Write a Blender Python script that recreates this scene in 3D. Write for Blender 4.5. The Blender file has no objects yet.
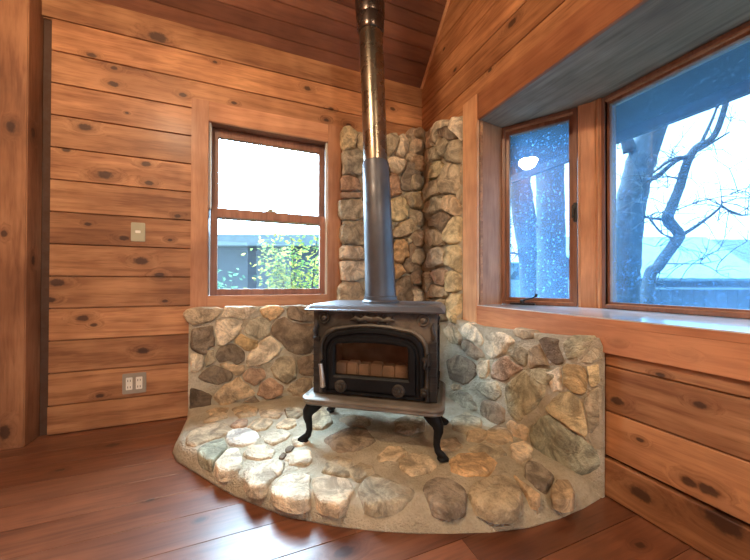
import bpy, bmesh, math, random
from mathutils import Vector, Matrix, noise
random.seed(7)
C = bpy.context.scene.collection
PI = math.pi
STONES = """B t -1688,643 -1660,674 -1613,684 -1564,683 -1513,683 -1474,670 -1477,649 -1507,614 -1526,600 -1567,586 -1605,580 -1634,576 -1671,604
B p -1473,639 -1459,685 -1393,686 -1362,685 -1331,684 -1296,684 -1260,670 -1274,642 -1293,613 -1350,602 -1385,609 -1416,613 -1482,619
B p -1507,605 -1460,610 -1416,607 -1387,600 -1355,594 -1353,550 -1376,507 -1408,471 -1456,441 -1500,443 -1505,509 -1515,558
B b -1638,554 -1577,563 -1523,568 -1515,509 -1511,481 -1513,441 -1545,429 -1555,384 -1607,404 -1644,436 -1645,492
B d -1484,435 -1427,449 -1391,441 -1369,422 -1341,390 -1339,335 -1390,315 -1411,332 -1445,341 -1489,336 -1510,371 -1508,401
B o -1399,472 -1381,489 -1361,510 -1324,487 -1294,471 -1261,458 -1262,439 -1256,396 -1295,405 -1313,392 -1335,398 -1353,412 -1367,430 -1396,452
B g -1350,531 -1337,565 -1319,597 -1288,605 -1255,616 -1207,593 -1181,570 -1189,539 -1185,494 -1222,475 -1254,464 -1289,481 -1337,504
B O -1254,660 -1237,673 -1214,684 -1177,685 -1142,684 -1113,671 -1098,653 -1105,634 -1120,612 -1154,595 -1186,582 -1203,601 -1228,610 -1245,634
B b -1089,650 -1082,680 -1046,681 -1005,684 -957,681 -916,671 -881,663 -880,614 -883,568 -918,562 -954,562 -988,567 -1030,578 -1076,603
B b -1183,532 -1152,585 -1100,612 -1057,579 -985,557 -929,553 -867,552 -884,474 -880,405 -921,344 -991,331 -1070,371 -1125,440 -1174,485
B p -1331,357 -1292,403 -1265,427 -1241,462 -1186,483 -1145,451 -1110,412 -1123,369 -1153,344 -1191,317 -1234,295 -1266,288 -1327,295
B p -1645,378 -1642,405 -1619,402 -1599,400 -1580,401 -1575,383 -1569,364 -1572,337 -1579,305 -1606,291 -1636,289 -1644,332 -1645,355
B d -1590,290 -1548,312 -1518,323 -1482,307 -1456,298 -1431,289 -1406,255 -1422,217 -1451,211 -1490,199 -1535,210 -1572,224 -1601,254
B D -1647,162 -1643,197 -1613,191 -1580,184 -1551,163 -1526,137 -1530,85 -1530,48 -1557,50 -1583,52 -1610,54 -1647,72 -1647,102 -1647,132
B r -1337,266 -1320,283 -1293,284 -1267,278 -1233,279 -1219,249 -1209,220 -1231,198 -1248,177 -1280,167 -1312,185 -1329,199 -1344,214 -1354,241
B g -1184,267 -1168,299 -1151,329 -1087,355 -1028,320 -1016,281 -1009,246 -1015,188 -1044,174 -1071,152 -1106,161 -1138,184 -1168,221
B b -1015,308 -966,331 -908,346 -864,330 -880,283 -880,251 -879,218 -911,191 -959,194 -1002,219 -1003,260
B r -1250,168 -1218,201 -1188,207 -1157,196 -1129,169 -1097,142 -1112,90 -1134,77 -1156,64 -1187,68 -1218,72 -1233,90 -1268,104 -1264,137
B t -1082,117 -1064,144 -1044,164 -1010,179 -972,190 -916,176 -909,136 -906,95 -947,76 -967,51 -1004,59 -1040,68 -1054,91
B t -1522,123 -1499,163 -1455,200 -1414,212 -1373,240 -1346,202 -1317,177 -1271,125 -1308,97 -1366,91 -1424,63 -1480,53 -1494,89
B d -1390,46 -1361,64 -1332,82 -1308,91 -1281,108 -1266,82 -1248,63 -1254,42 -1260,20 -1290,12 -1320,4 -1343,7 -1367,11
B t -1218,40 -1174,53 -1137,51 -1099,49 -1056,40 -1014,30 -994,-13 -1027,-48 -1070,-42 -1112,-35 -1155,-28 -1183,-14 -1211,0
B g -1577,470 -1561,456 -1544,419 -1516,419 -1517,380 -1504,351 -1526,329 -1547,321 -1562,317 -1569,352 -1569,376 -1570,400 -1580,444
B t -1487,313 -1484,328 -1453,332 -1423,325 -1371,311 -1349,309 -1335,309 -1347,264 -1360,250 -1389,242 -1419,273 -1442,287 -1465,300
B t -875,510 -845,541 -801,554 -768,522 -734,485 -733,435 -740,385 -747,343 -801,341 -853,333 -874,366 -873,411 -873,460
B g -873,301 -839,327 -788,335 -740,315 -696,281 -698,234 -706,186 -716,143 -772,137 -831,136 -864,173 -873,218 -873,259
B y -707,1931 -687,1968 -645,1982 -613,1966 -581,1945 -590,1907 -589,1876 -600,1828 -631,1814 -658,1807 -687,1798 -706,1837 -706,1869 -707,1900
B g -699,1781 -666,1795 -631,1807 -585,1827 -553,1798 -530,1761 -529,1709 -527,1665 -576,1614 -636,1625 -689,1624 -689,1682 -694,1731
B r -706,1586 -685,1614 -646,1619 -614,1614 -572,1602 -555,1556 -547,1514 -585,1508 -620,1507 -645,1500 -678,1500 -705,1507 -705,1547
B r -705,1486 -690,1493 -655,1494 -630,1498 -597,1499 -552,1501 -553,1462 -589,1457 -620,1454 -645,1449 -673,1449 -698,1451
B g -720,1427 -675,1439 -630,1450 -595,1448 -551,1453 -521,1408 -524,1356 -535,1319 -580,1302 -638,1293 -690,1293 -719,1327 -720,1377
B g -704,1242 -667,1284 -623,1286 -582,1293 -536,1291 -511,1261 -495,1203 -511,1145 -536,1111 -583,1110 -630,1116 -688,1114 -711,1170 -708,1206
B p -711,1084 -683,1106 -629,1106 -597,1102 -557,1107 -519,1061 -502,1013 -546,1004 -603,1003 -643,1004 -689,1002 -711,1013 -711,1048
B p -711,984 -677,996 -629,996 -587,995 -533,996 -506,978 -505,934 -505,891 -531,870 -581,854 -635,848 -696,856 -701,899 -706,941
B t -725,799 -685,843 -623,840 -564,831 -525,763 -528,698 -576,691 -636,682 -689,698 -725,706 -725,752
B g -582,1923 -542,1957 -480,1985 -416,1983 -359,1979 -368,1926 -369,1880 -355,1829 -421,1807 -477,1787 -532,1782 -564,1809 -584,1862
B t -525,1773 -462,1782 -409,1801 -363,1793 -342,1756 -333,1701 -345,1648 -387,1610 -444,1599 -494,1609 -536,1643 -519,1708
B g -528,1582 -467,1597 -409,1602 -360,1603 -336,1572 -336,1519 -333,1464 -354,1433 -404,1427 -444,1417 -500,1424 -540,1453 -536,1516
B t -518,1382 -467,1412 -410,1419 -353,1407 -328,1360 -321,1306 -327,1253 -368,1227 -427,1224 -486,1238 -525,1281 -526,1331
B b -500,1189 -452,1220 -393,1223 -338,1218 -303,1182 -306,1124 -300,1065 -347,1032 -410,1031 -464,1037 -511,1067 -510,1132
B g -506,1002 -452,1028 -393,1027 -328,1015 -293,965 -293,911 -281,850 -338,820 -412,801 -464,828 -512,859 -495,931
B g -356,1964 -315,1988 -268,1996 -249,1969 -244,1940 -257,1910 -270,1881 -285,1843 -314,1817 -344,1828 -359,1854 -359,1888 -358,1924
B p -261,1882 -253,1907 -244,1932 -242,1982 -206,2002 -165,1963 -165,1932 -165,1897 -180,1849 -206,1811 -238,1815 -268,1816 -275,1841
B p -180,2006 -141,2060 -95,2059 -51,2060 -31,2028 -15,1981 -20,1933 -32,1890 -74,1880 -103,1865 -161,1876 -156,1924 -154,1960
B p -340,1768 -323,1797 -285,1820 -244,1805 -205,1801 -186,1775 -188,1746 -209,1704 -227,1679 -260,1672 -298,1683 -327,1708 -330,1738
B G -215,1688 -187,1727 -179,1787 -116,1792 -66,1815 -12,1795 -26,1749 -40,1703 -67,1648 -92,1587 -150,1552 -230,1573 -229,1626
B r -337,1641 -312,1682 -277,1676 -247,1665 -236,1618 -239,1579 -223,1528 -275,1510 -311,1493 -336,1519 -336,1550 -336,1580 -358,1622
B p -92,1569 -77,1602 -67,1628 -58,1653 -44,1683 -31,1713 -12,1699 6,1685 2,1661 -3,1636 -26,1613 -49,1591
B y -324,1471 -270,1501 -226,1514 -188,1485 -172,1455 -153,1423 -174,1389 -168,1346 -206,1324 -243,1311 -284,1314 -319,1322 -323,1369 -345,1424
B g -206,1509 -167,1544 -114,1561 -68,1570 -39,1544 -35,1508 -30,1473 -48,1443 -65,1410 -104,1416 -146,1430 -168,1470
B g -294,1256 -255,1274 -226,1306 -167,1335 -127,1349 -83,1338 -48,1320 -39,1281 -63,1255 -129,1227 -178,1201 -219,1188 -295,1172 -313,1208
B O -297,1119 -270,1168 -239,1174 -207,1182 -178,1161 -161,1126 -169,1084 -153,1029 -195,1021 -215,985 -272,995 -295,1024 -293,1078
B O -300,994 -265,987 -242,989 -218,976 -204,945 -184,920 -210,896 -240,873 -266,860 -284,865 -284,892 -285,919 -285,946
B b -173,1076 -139,1152 -93,1155 -48,1153 -42,1103 -36,1053 -30,1002 -48,958 -59,893 -111,908 -157,902 -209,966 -190,1022
B b -280,840 -239,863 -202,889 -150,892 -102,898 -51,882 -38,835 -50,759 -73,716 -108,678 -170,677 -231,682 -287,688 -293,764
B t -184,1834 -169,1853 -124,1864 -100,1862 -75,1869 -52,1873 -51,1851 -51,1824 -86,1817 -107,1807 -129,1797 -150,1788 -185,1802
B g -165,1389 -156,1399 -137,1416 -94,1407 -71,1402 -51,1397 -30,1393 -35,1369 -39,1344 -50,1338 -83,1347 -109,1354 -153,1350 -163,1375
B g -313,1304 -290,1305 -265,1303 -242,1301 -256,1285 -277,1268 -289,1254 -303,1236 -334,1228 -336,1253 -327,1269 -319,1284
B g -194,1184 -167,1195 -144,1208 -113,1224 -74,1242 -51,1224 -30,1218 -34,1193 -39,1169 -55,1163 -88,1165 -114,1164 -159,1149 -175,1171
R p -474,1909 -511,1942 -541,1935 -560,1901 -560,1862 -560,1832 -560,1801 -560,1770 -546,1793 -532,1816 -510,1844 -489,1872
R p -275,1937 -293,1967 -351,1992 -416,1970 -465,1945 -459,1907 -428,1910 -397,1914 -367,1917 -336,1870 -314,1848 -287,1871 -280,1905
R p -166,1924 -196,1956 -228,1981 -267,1984 -267,1931 -270,1900 -278,1868 -304,1835 -303,1829 -268,1837 -232,1838 -200,1850 -179,1890
R d -331,1929 -391,1913 -429,1911 -466,1908 -488,1882 -536,1854 -521,1826 -533,1795 -493,1792 -456,1818 -424,1837 -382,1856 -359,1891
R g -349,1865 -397,1841 -428,1832 -479,1841 -470,1804 -487,1782 -473,1758 -458,1731 -424,1717 -380,1721 -373,1769 -350,1795 -337,1832
R g -184,1839 -246,1828 -289,1828 -333,1821 -343,1789 -367,1768 -359,1715 -309,1720 -255,1711 -204,1740 -165,1766 -173,1803
R g -441,1705 -472,1737 -488,1766 -503,1789 -532,1785 -560,1781 -560,1745 -560,1715 -560,1684 -560,1653 -554,1624 -529,1625 -502,1640 -479,1653 -444,1666
R y -224,1605 -229,1641 -238,1679 -284,1707 -329,1715 -360,1705 -396,1674 -420,1639 -422,1615 -396,1601 -352,1583 -305,1596 -261,1599
R g -404,1595 -430,1637 -459,1656 -519,1625 -552,1566 -549,1523 -552,1476 -519,1428 -471,1442 -422,1447 -377,1472 -367,1513 -361,1557
R g -166,1540 -199,1567 -240,1592 -308,1586 -356,1573 -367,1542 -370,1484 -346,1466 -296,1466 -262,1460 -220,1460 -169,1460 -166,1499
R g -152,1447 -201,1452 -251,1451 -289,1457 -336,1457 -382,1439 -408,1418 -412,1354 -385,1342 -337,1338 -290,1332 -235,1339 -190,1363 -151,1381
R t -419,1437 -455,1436 -489,1432 -519,1417 -539,1380 -560,1334 -560,1299 -533,1278 -506,1287 -472,1310 -443,1333 -421,1358 -418,1398
R b -195,1296 -237,1312 -294,1322 -350,1330 -414,1336 -444,1323 -496,1283 -452,1223 -418,1179 -361,1222 -313,1244 -270,1252 -209,1257
R y -424,1142 -428,1184 -459,1221 -483,1253 -511,1280 -560,1262 -560,1224 -560,1187 -560,1149 -559,1108 -528,1095 -484,1093 -441,1111
R t -166,1160 -197,1213 -246,1246 -295,1237 -342,1228 -383,1195 -421,1160 -415,1102 -370,1094 -316,1103 -271,1096 -211,1123
R p -198,951 -214,998 -236,1052 -272,1086 -330,1098 -378,1086 -415,1046 -428,975 -394,961 -347,949 -300,937 -244,943
R y -413,1009 -424,1041 -452,1079 -498,1086 -538,1089 -557,1060 -560,1023 -560,986 -560,948 -558,903 -518,924 -469,947 -433,983
R r -273,910 -301,928 -352,941 -399,936 -440,918 -451,878 -452,850 -428,813 -392,820 -359,827 -327,833 -305,858 -289,886
R y -460,843 -459,874 -469,912 -506,918 -538,909 -557,886 -560,856 -560,824 -560,793 -526,775 -498,774 -464,775 -451,808
R t -288,832 -322,826 -358,818 -406,809 -451,797 -467,758 -423,735 -357,728 -314,725 -268,725 -221,725 -228,761 -259,801
R y -461,725 -501,766 -532,767 -560,768 -560,734 -560,704 -560,674 -560,644 -569,571 -540,570 -511,586 -474,605 -472,665
R t -177,916 -211,923 -247,925 -266,905 -282,879 -299,850 -275,829 -250,805 -220,772 -188,783 -159,796 -158,833 -164,878
R t -559,1600 -560,1616 -560,1593 -560,1571 -560,1548 -560,1526 -560,1503 -560,1481 -560,1483 -560,1503 -560,1522 -559,1542 -559,1561 -559,1581
R g -543,1451 -560,1452 -560,1437 -560,1422 -560,1407 -560,1392 -560,1377 -560,1363 -560,1348 -556,1361 -551,1376 -543,1389 -535,1434 -542,1444
R g -200,722 -276,716 -337,717 -403,728 -468,683 -465,638 -453,586 -403,574 -342,561 -279,559 -227,586 -183,612 -189,667
R g -412,509 -440,531 -471,555 -507,577 -542,559 -581,552 -599,534 -608,491 -599,443 -556,435 -508,429 -471,454 -439,483
R b -602,459 -623,477 -670,487 -703,479 -738,471 -776,462 -808,444 -833,426 -797,405 -758,381 -709,385 -660,399 -622,432
R p -594,549 -629,573 -676,598 -730,583 -781,559 -803,529 -816,504 -787,466 -735,481 -692,490 -648,494 -618,510
R p -814,478 -822,541 -856,559 -895,578 -946,576 -993,570 -1043,546 -1014,523 -997,500 -973,468 -940,448 -904,429 -869,422 -826,442
R g -1011,465 -1008,494 -1019,515 -1038,529 -1064,541 -1095,527 -1115,507 -1110,480 -1109,457 -1098,432 -1070,434 -1054,443 -1036,454
R b -448,307 -505,343 -568,380 -629,379 -686,375 -745,353 -752,301 -724,264 -689,223 -642,202 -595,201 -537,191 -485,197 -465,252
R t -750,320 -756,342 -770,371 -794,392 -827,403 -857,406 -868,364 -859,334 -851,303 -824,294 -796,280 -765,292
R r -867,329 -876,357 -875,386 -915,424 -958,452 -995,463 -1023,453 -1049,434 -1091,422 -1061,394 -1030,368 -997,339 -947,315 -915,318 -883,311
R t -1117,462 -1120,488 -1121,525 -1149,544 -1176,557 -1193,536 -1206,513 -1213,493 -1227,470 -1190,459 -1168,446 -1148,439 -1125,431
R D -1173,577 -1217,598 -1253,599 -1287,599 -1288,567 -1294,542 -1304,509 -1283,489 -1261,479 -1221,499 -1211,524 -1192,554
R v -1297,595 -1314,608 -1331,621 -1353,623 -1374,626 -1395,629 -1402,612 -1394,587 -1383,561 -1362,534 -1339,521 -1319,513 -1305,533 -1297,553 -1297,574
R g -1367,514 -1362,519 -1376,542 -1385,555 -1390,567 -1397,575 -1409,599 -1415,585 -1417,561 -1416,538 -1403,527 -1395,517 -1381,512
R v -968,294 -1020,351 -1104,424 -1196,452 -1259,453 -1273,438 -1228,383 -1212,329 -1147,240 -1078,159 -1036,148 -987,169 -970,231
R o -1294,409 -1297,431 -1298,454 -1294,484 -1313,503 -1333,512 -1364,504 -1376,483 -1380,457 -1382,432 -1380,408 -1366,383 -1339,382 -1318,395
R y -1207,271 -1231,314 -1263,357 -1317,385 -1356,373 -1368,339 -1377,300 -1382,247 -1375,217 -1332,229 -1287,244 -1246,254
R V -1120,115 -1145,173 -1180,216 -1217,256 -1273,240 -1318,223 -1363,214 -1411,182 -1417,165 -1412,105 -1370,60 -1330,40 -1287,18 -1234,6 -1183,22 -1140,55
R g -477,74 -503,113 -565,149 -610,156 -667,169 -717,168 -742,132 -765,96 -693,52 -644,49 -596,45 -556,55 -517,64
R g -730,215 -752,238 -775,265 -815,281 -849,293 -885,301 -920,310 -940,279 -948,239 -901,200 -858,195 -804,199 -765,208
R b -782,81 -780,116 -799,160 -846,184 -894,191 -941,191 -977,177 -982,121 -944,87 -915,54 -885,55 -855,55 -818,68
R y -1388,506 -1398,512 -1409,520 -1415,521 -1417,499 -1416,475 -1417,453 -1405,432 -1397,424 -1391,431 -1387,449 -1388,464 -1386,478 -1381,502
R g -1371,375 -1384,394 -1395,415 -1416,433 -1418,402 -1417,363 -1418,326 -1418,287 -1404,260 -1391,238 -1386,286 -1380,316 -1376,345
R t -980,108 -1007,136 -1051,145 -1087,152 -1119,145 -1115,100 -1105,62 -1075,39 -1045,17 -1019,30 -993,42 -989,74
R t -1039,613 -1059,613 -1079,613 -1100,613 -1120,613 -1140,613 -1153,598 -1146,577 -1124,571 -1091,563 -1057,569 -1035,573 -1027,596
R p -1185,437 -1220,444 -1245,453 -1267,472 -1286,478 -1291,446 -1286,418 -1290,382 -1271,370 -1250,358 -1236,391 -1207,396 -1190,419
R t -493,156 -510,165 -529,180 -563,187 -584,190 -597,192 -634,175 -603,164 -582,156 -566,148 -549,140 -533,132 -505,137
H t -1595,-508 -1595,-464 -1592,-420 -1566,-386 -1539,-354 -1465,-344 -1410,-392 -1399,-436 -1381,-479 -1430,-519 -1495,-555 -1538,-591 -1567,-550
H t -1546,-297 -1532,-269 -1515,-239 -1495,-215 -1469,-211 -1444,-206 -1434,-229 -1427,-258 -1422,-287 -1445,-294 -1469,-301 -1493,-306 -1521,-302
H w -1419,-542 -1415,-506 -1414,-464 -1364,-458 -1334,-466 -1306,-487 -1289,-516 -1267,-545 -1264,-604 -1284,-650 -1335,-651 -1365,-635 -1395,-616 -1406,-578
H V -1530,-616 -1511,-587 -1491,-563 -1456,-547 -1423,-540 -1414,-584 -1398,-627 -1416,-668 -1432,-710 -1453,-752 -1474,-728 -1496,-703 -1514,-660
H p -1442,-752 -1423,-711 -1406,-669 -1359,-658 -1347,-702 -1335,-749 -1331,-804 -1347,-853 -1378,-845 -1411,-836 -1436,-788
H p -1335,-709 -1322,-685 -1308,-661 -1273,-673 -1237,-687 -1217,-720 -1198,-754 -1207,-778 -1216,-803 -1244,-801 -1273,-799 -1301,-776 -1325,-750
H p -1328,-863 -1302,-845 -1275,-827 -1238,-824 -1202,-823 -1167,-864 -1174,-895 -1183,-927 -1223,-970 -1263,-1000 -1303,-971 -1323,-923
H p -1234,-1012 -1206,-981 -1178,-952 -1147,-952 -1116,-954 -1083,-989 -1092,-1034 -1096,-1077 -1107,-1122 -1148,-1124 -1188,-1097 -1222,-1054
H p -1166,-836 -1153,-815 -1142,-790 -1103,-786 -1075,-797 -1048,-809 -1051,-845 -1055,-880 -1083,-904 -1118,-896 -1153,-886 -1158,-859
H p -1254,-597 -1230,-570 -1203,-545 -1171,-557 -1140,-569 -1126,-593 -1113,-617 -1125,-641 -1139,-665 -1170,-681 -1201,-695 -1220,-677 -1239,-659 -1248,-627
H p -1121,-668 -1100,-660 -1078,-652 -1058,-646 -1050,-670 -1042,-698 -1037,-724 -1056,-744 -1076,-763 -1096,-746 -1118,-727 -1120,-697
H t -1322,-460 -1308,-428 -1293,-396 -1277,-366 -1239,-380 -1203,-387 -1191,-414 -1184,-445 -1207,-484 -1232,-521 -1261,-522 -1287,-517 -1301,-488
H t -1178,-490 -1157,-462 -1133,-436 -1101,-441 -1072,-450 -1070,-474 -1071,-503 -1073,-531 -1098,-549 -1123,-565 -1150,-549 -1175,-531
H g -1040,-979 -1021,-950 -1000,-921 -973,-909 -946,-899 -921,-922 -896,-945 -907,-983 -915,-1021 -952,-1051 -976,-1034 -1000,-1017 -1021,-999
H p -1081,-1015 -1048,-1013 -1011,-1020 -980,-1044 -947,-1070 -945,-1131 -967,-1156 -989,-1180 -1023,-1194 -1049,-1174 -1074,-1153 -1092,-1096 -1086,-1055
H g -914,-1100 -882,-1080 -840,-1069 -819,-1112 -795,-1142 -774,-1172 -742,-1217 -772,-1248 -835,-1252 -898,-1238 -933,-1207 -936,-1147
H G -722,-1237 -693,-1196 -660,-1190 -627,-1184 -582,-1212 -573,-1243 -564,-1274 -586,-1315 -624,-1345 -675,-1342 -717,-1309 -720,-1273
H g -567,-1298 -517,-1266 -472,-1258 -428,-1253 -365,-1272 -356,-1320 -378,-1366 -429,-1406 -485,-1427 -545,-1408 -577,-1357
H G -250,-1254 -218,-1238 -189,-1226 -167,-1263 -176,-1302 -187,-1342 -226,-1365 -252,-1373 -280,-1382 -302,-1353 -296,-1307 -274,-1280
H t -257,-1383 -229,-1376 -199,-1363 -181,-1374 -163,-1386 -178,-1409 -196,-1434 -223,-1450 -250,-1463 -289,-1457 -301,-1429 -281,-1406
H t -333,-1284 -338,-1308 -335,-1331 -332,-1360 -333,-1382 -332,-1401 -349,-1409 -365,-1417 -377,-1396 -367,-1367 -360,-1343 -352,-1325 -342,-1301
H O -516,-1107 -478,-1090 -438,-1075 -398,-1087 -365,-1103 -323,-1113 -329,-1152 -324,-1191 -373,-1219 -424,-1244 -471,-1231 -518,-1215 -551,-1172 -534,-1140
H t -715,-1028 -676,-1011 -635,-996 -599,-1019 -565,-1043 -569,-1076 -574,-1109 -600,-1127 -627,-1144 -669,-1140 -710,-1133 -730,-1087 -723,-1058
H g -1007,-449 -977,-405 -947,-364 -911,-386 -874,-408 -876,-456 -879,-507 -884,-556 -921,-588 -957,-618 -1011,-585 -1011,-541 -1010,-495
H b -972,-728 -911,-694 -848,-661 -795,-675 -742,-691 -741,-740 -741,-790 -742,-841 -791,-867 -840,-893 -891,-878 -940,-862 -957,-795
H t -789,-961 -764,-942 -738,-922 -711,-904 -678,-917 -646,-931 -646,-960 -647,-989 -673,-1001 -701,-1011 -728,-1022 -761,-1009 -792,-995
H t -289,-933 -262,-915 -230,-903 -199,-891 -186,-927 -169,-957 -181,-985 -200,-1014 -232,-1013 -260,-1022 -290,-1024 -304,-1001 -318,-979 -306,-954
H r -1405,-412 -1399,-393 -1386,-372 -1372,-352 -1358,-338 -1338,-348 -1318,-363 -1317,-392 -1319,-421 -1325,-444 -1349,-451 -1375,-450 -1391,-431
H t -1413,-170 -1375,-149 -1337,-130 -1310,-162 -1283,-195 -1257,-230 -1266,-283 -1272,-336 -1316,-334 -1359,-328 -1375,-293 -1389,-251 -1401,-209
H t -1258,-264 -1223,-257 -1184,-255 -1164,-283 -1145,-314 -1128,-344 -1143,-377 -1158,-409 -1188,-397 -1216,-382 -1244,-371 -1255,-336 -1257,-297
H g -1115,-284 -1074,-283 -1033,-282 -1026,-316 -1019,-353 -1015,-390 -1035,-421 -1055,-450 -1083,-436 -1112,-429 -1114,-394 -1116,-356 -1115,-319
H t -1553,-165 -1537,-149 -1519,-132 -1501,-116 -1475,-125 -1450,-136 -1426,-146 -1429,-179 -1438,-208 -1463,-208 -1487,-209 -1514,-214 -1535,-190
H t -845,-540 -811,-533 -775,-526 -739,-520 -714,-549 -690,-580 -668,-609 -692,-642 -717,-674 -750,-666 -784,-658 -818,-648 -828,-612 -837,-575
H g -374,-1060 -341,-1053 -306,-1045 -270,-1039 -245,-1069 -222,-1100 -229,-1127 -236,-1153 -276,-1158 -316,-1160 -345,-1130 -366,-1100
H t -460,-947 -427,-947 -393,-950 -362,-953 -368,-979 -374,-1005 -382,-1032 -410,-1039 -440,-1044 -468,-1048 -498,-1016 -487,-993 -474,-970
H g -261,-767 -217,-754 -172,-742 -129,-730 -117,-779 -105,-829 -143,-882 -183,-928 -233,-938 -279,-936 -325,-877 -294,-823
H t -179,-953 -140,-938 -98,-930 -58,-923 -53,-962 -48,-1002 -75,-1030 -104,-1058 -133,-1085 -181,-1086 -225,-1084 -247,-1038 -216,-994
H p -162,-1101 -117,-1099 -75,-1097 -86,-1132 -98,-1168 -132,-1195 -168,-1218 -203,-1221 -237,-1223 -234,-1173 -212,-1149 -188,-1124
H t -569,-674 -509,-653 -449,-634 -423,-673 -398,-713 -428,-768 -462,-823 -519,-836 -575,-848 -615,-786 -593,-730
H g -953,-1010 -927,-998 -899,-989 -872,-977 -851,-1001 -831,-1026 -837,-1055 -844,-1084 -872,-1084 -895,-1088 -920,-1093 -934,-1069 -938,-1039
H D -1156,-743 -1148,-737 -1139,-732 -1131,-729 -1122,-737 -1115,-747 -1118,-757 -1124,-768 -1130,-777 -1142,-779 -1153,-779 -1155,-768 -1157,-755
H D -1189,-814 -1185,-803 -1178,-793 -1172,-785 -1167,-778 -1160,-785 -1153,-795 -1157,-804 -1162,-812 -1165,-819 -1168,-827 -1175,-832 -1182,-833 -1186,-825"""  # last two entries: shaded gaps between hearth stones, put in as small dark stones
KNOT_BACK = [(-2.154, 0.0, 2.128, 0.016), (-2.051, 0.0, 2.081, 0.013), (-2.052, 0.0, 1.987, 0.018), (-1.988, 0.0, 1.832, 0.007), (-1.705, 0.0, 2.003, 0.016), (-1.416, 0.0, 2.016, 0.012), (-2.18, 0.0, 1.712, 0.022), (-2.088, 0.0, 1.453, 0.026), (-1.893, 0.0, 1.545, 0.018), (-1.877, 0.0, 1.433, 0.016), (-1.838, 0.0, 2.326, 0.035), (-1.529, 0.0, 2.256, 0.01), (-0.939, 0.0, 2.225, 0.018), (-0.767, 0.0, 2.114, 0.014), (-0.8, 0.0, 2.026, 0.014), (-0.632, 0.0, 2.022, 0.016), (-0.267, 0.0, 2.22, 0.017), (-1.997, 0.0, 1.095, 0.017), (-1.914, 0.0, 0.963, 0.026), (-1.821, 0.0, 0.881, 0.018), (-2.294, 0.0, 0.834, 0.024), (-2.322, 0.0, 0.739, 0.018), (-2.181, 0.0, 0.635, 0.02), (-2.132, 0.0, 0.594, 0.012), (-1.901, 0.0, 0.428, 0.022), (-1.729, 0.0, 1.246, 0.014), (-2.163, 0.0, 1.165, 0.012), (-2.262, 0.0, 1.569, 0.013), (-1.768, 0.0, 1.096, 0.01), (-1.792, 0.0, 0.723, 0.011), (-2.102, 0.0, 0.188, 0.013)]
KNOT_RIGHT = [(0.0, -1.462, 0.388, 0.017), (0.0, -1.541, 0.084, 0.028), (0.0, -1.671, 0.204, 0.016), (0.0, -1.716, 0.207, 0.018), (0.0, -1.752, 0.133, 0.034), (0.0, -1.48, 0.615, 0.014), (0.0, -1.675, 0.613, 0.014), (0.0, -0.951, 2.246, 0.022), (0.0, -0.315, 2.554, 0.012), (0.0, -1.698, 0.46, 0.012), (0.0, -1.537, 0.275, 0.009), (0.0, -0.785, 2.096, 0.012), (0.0, -1.597, 0.525, 0.01), (0.0, -0.447, 2.314, 0.012)]
KNOT_FLOOR = [(-1.03, -1.285, 0.0, 0.022), (-1.964, -0.24, 0.0, 0.022), (-2.091, -0.417, 0.0, 0.013), (-0.141, -1.61, 0.0, 0.012), (-1.466, -0.974, 0.0, 0.012), (-1.66, -0.79, 0.0, 0.01)]
HEARTH_OUT = [(-1.677, 0.064), (-1.68, -0.203), (-1.66, -0.439), (-1.621, -0.536), (-1.519, -0.673), (-1.429, -0.8), (-1.358, -0.892), (-1.268, -0.985), (-1.186, -1.07), (-1.046, -1.169), (-0.926, -1.239), (-0.806, -1.3), (-0.682, -1.349), (-0.554, -1.395), (-0.412, -1.429), (-0.279, -1.438), (-0.142, -1.435), (-0.04, -1.424), (0.012, -1.414)]

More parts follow.
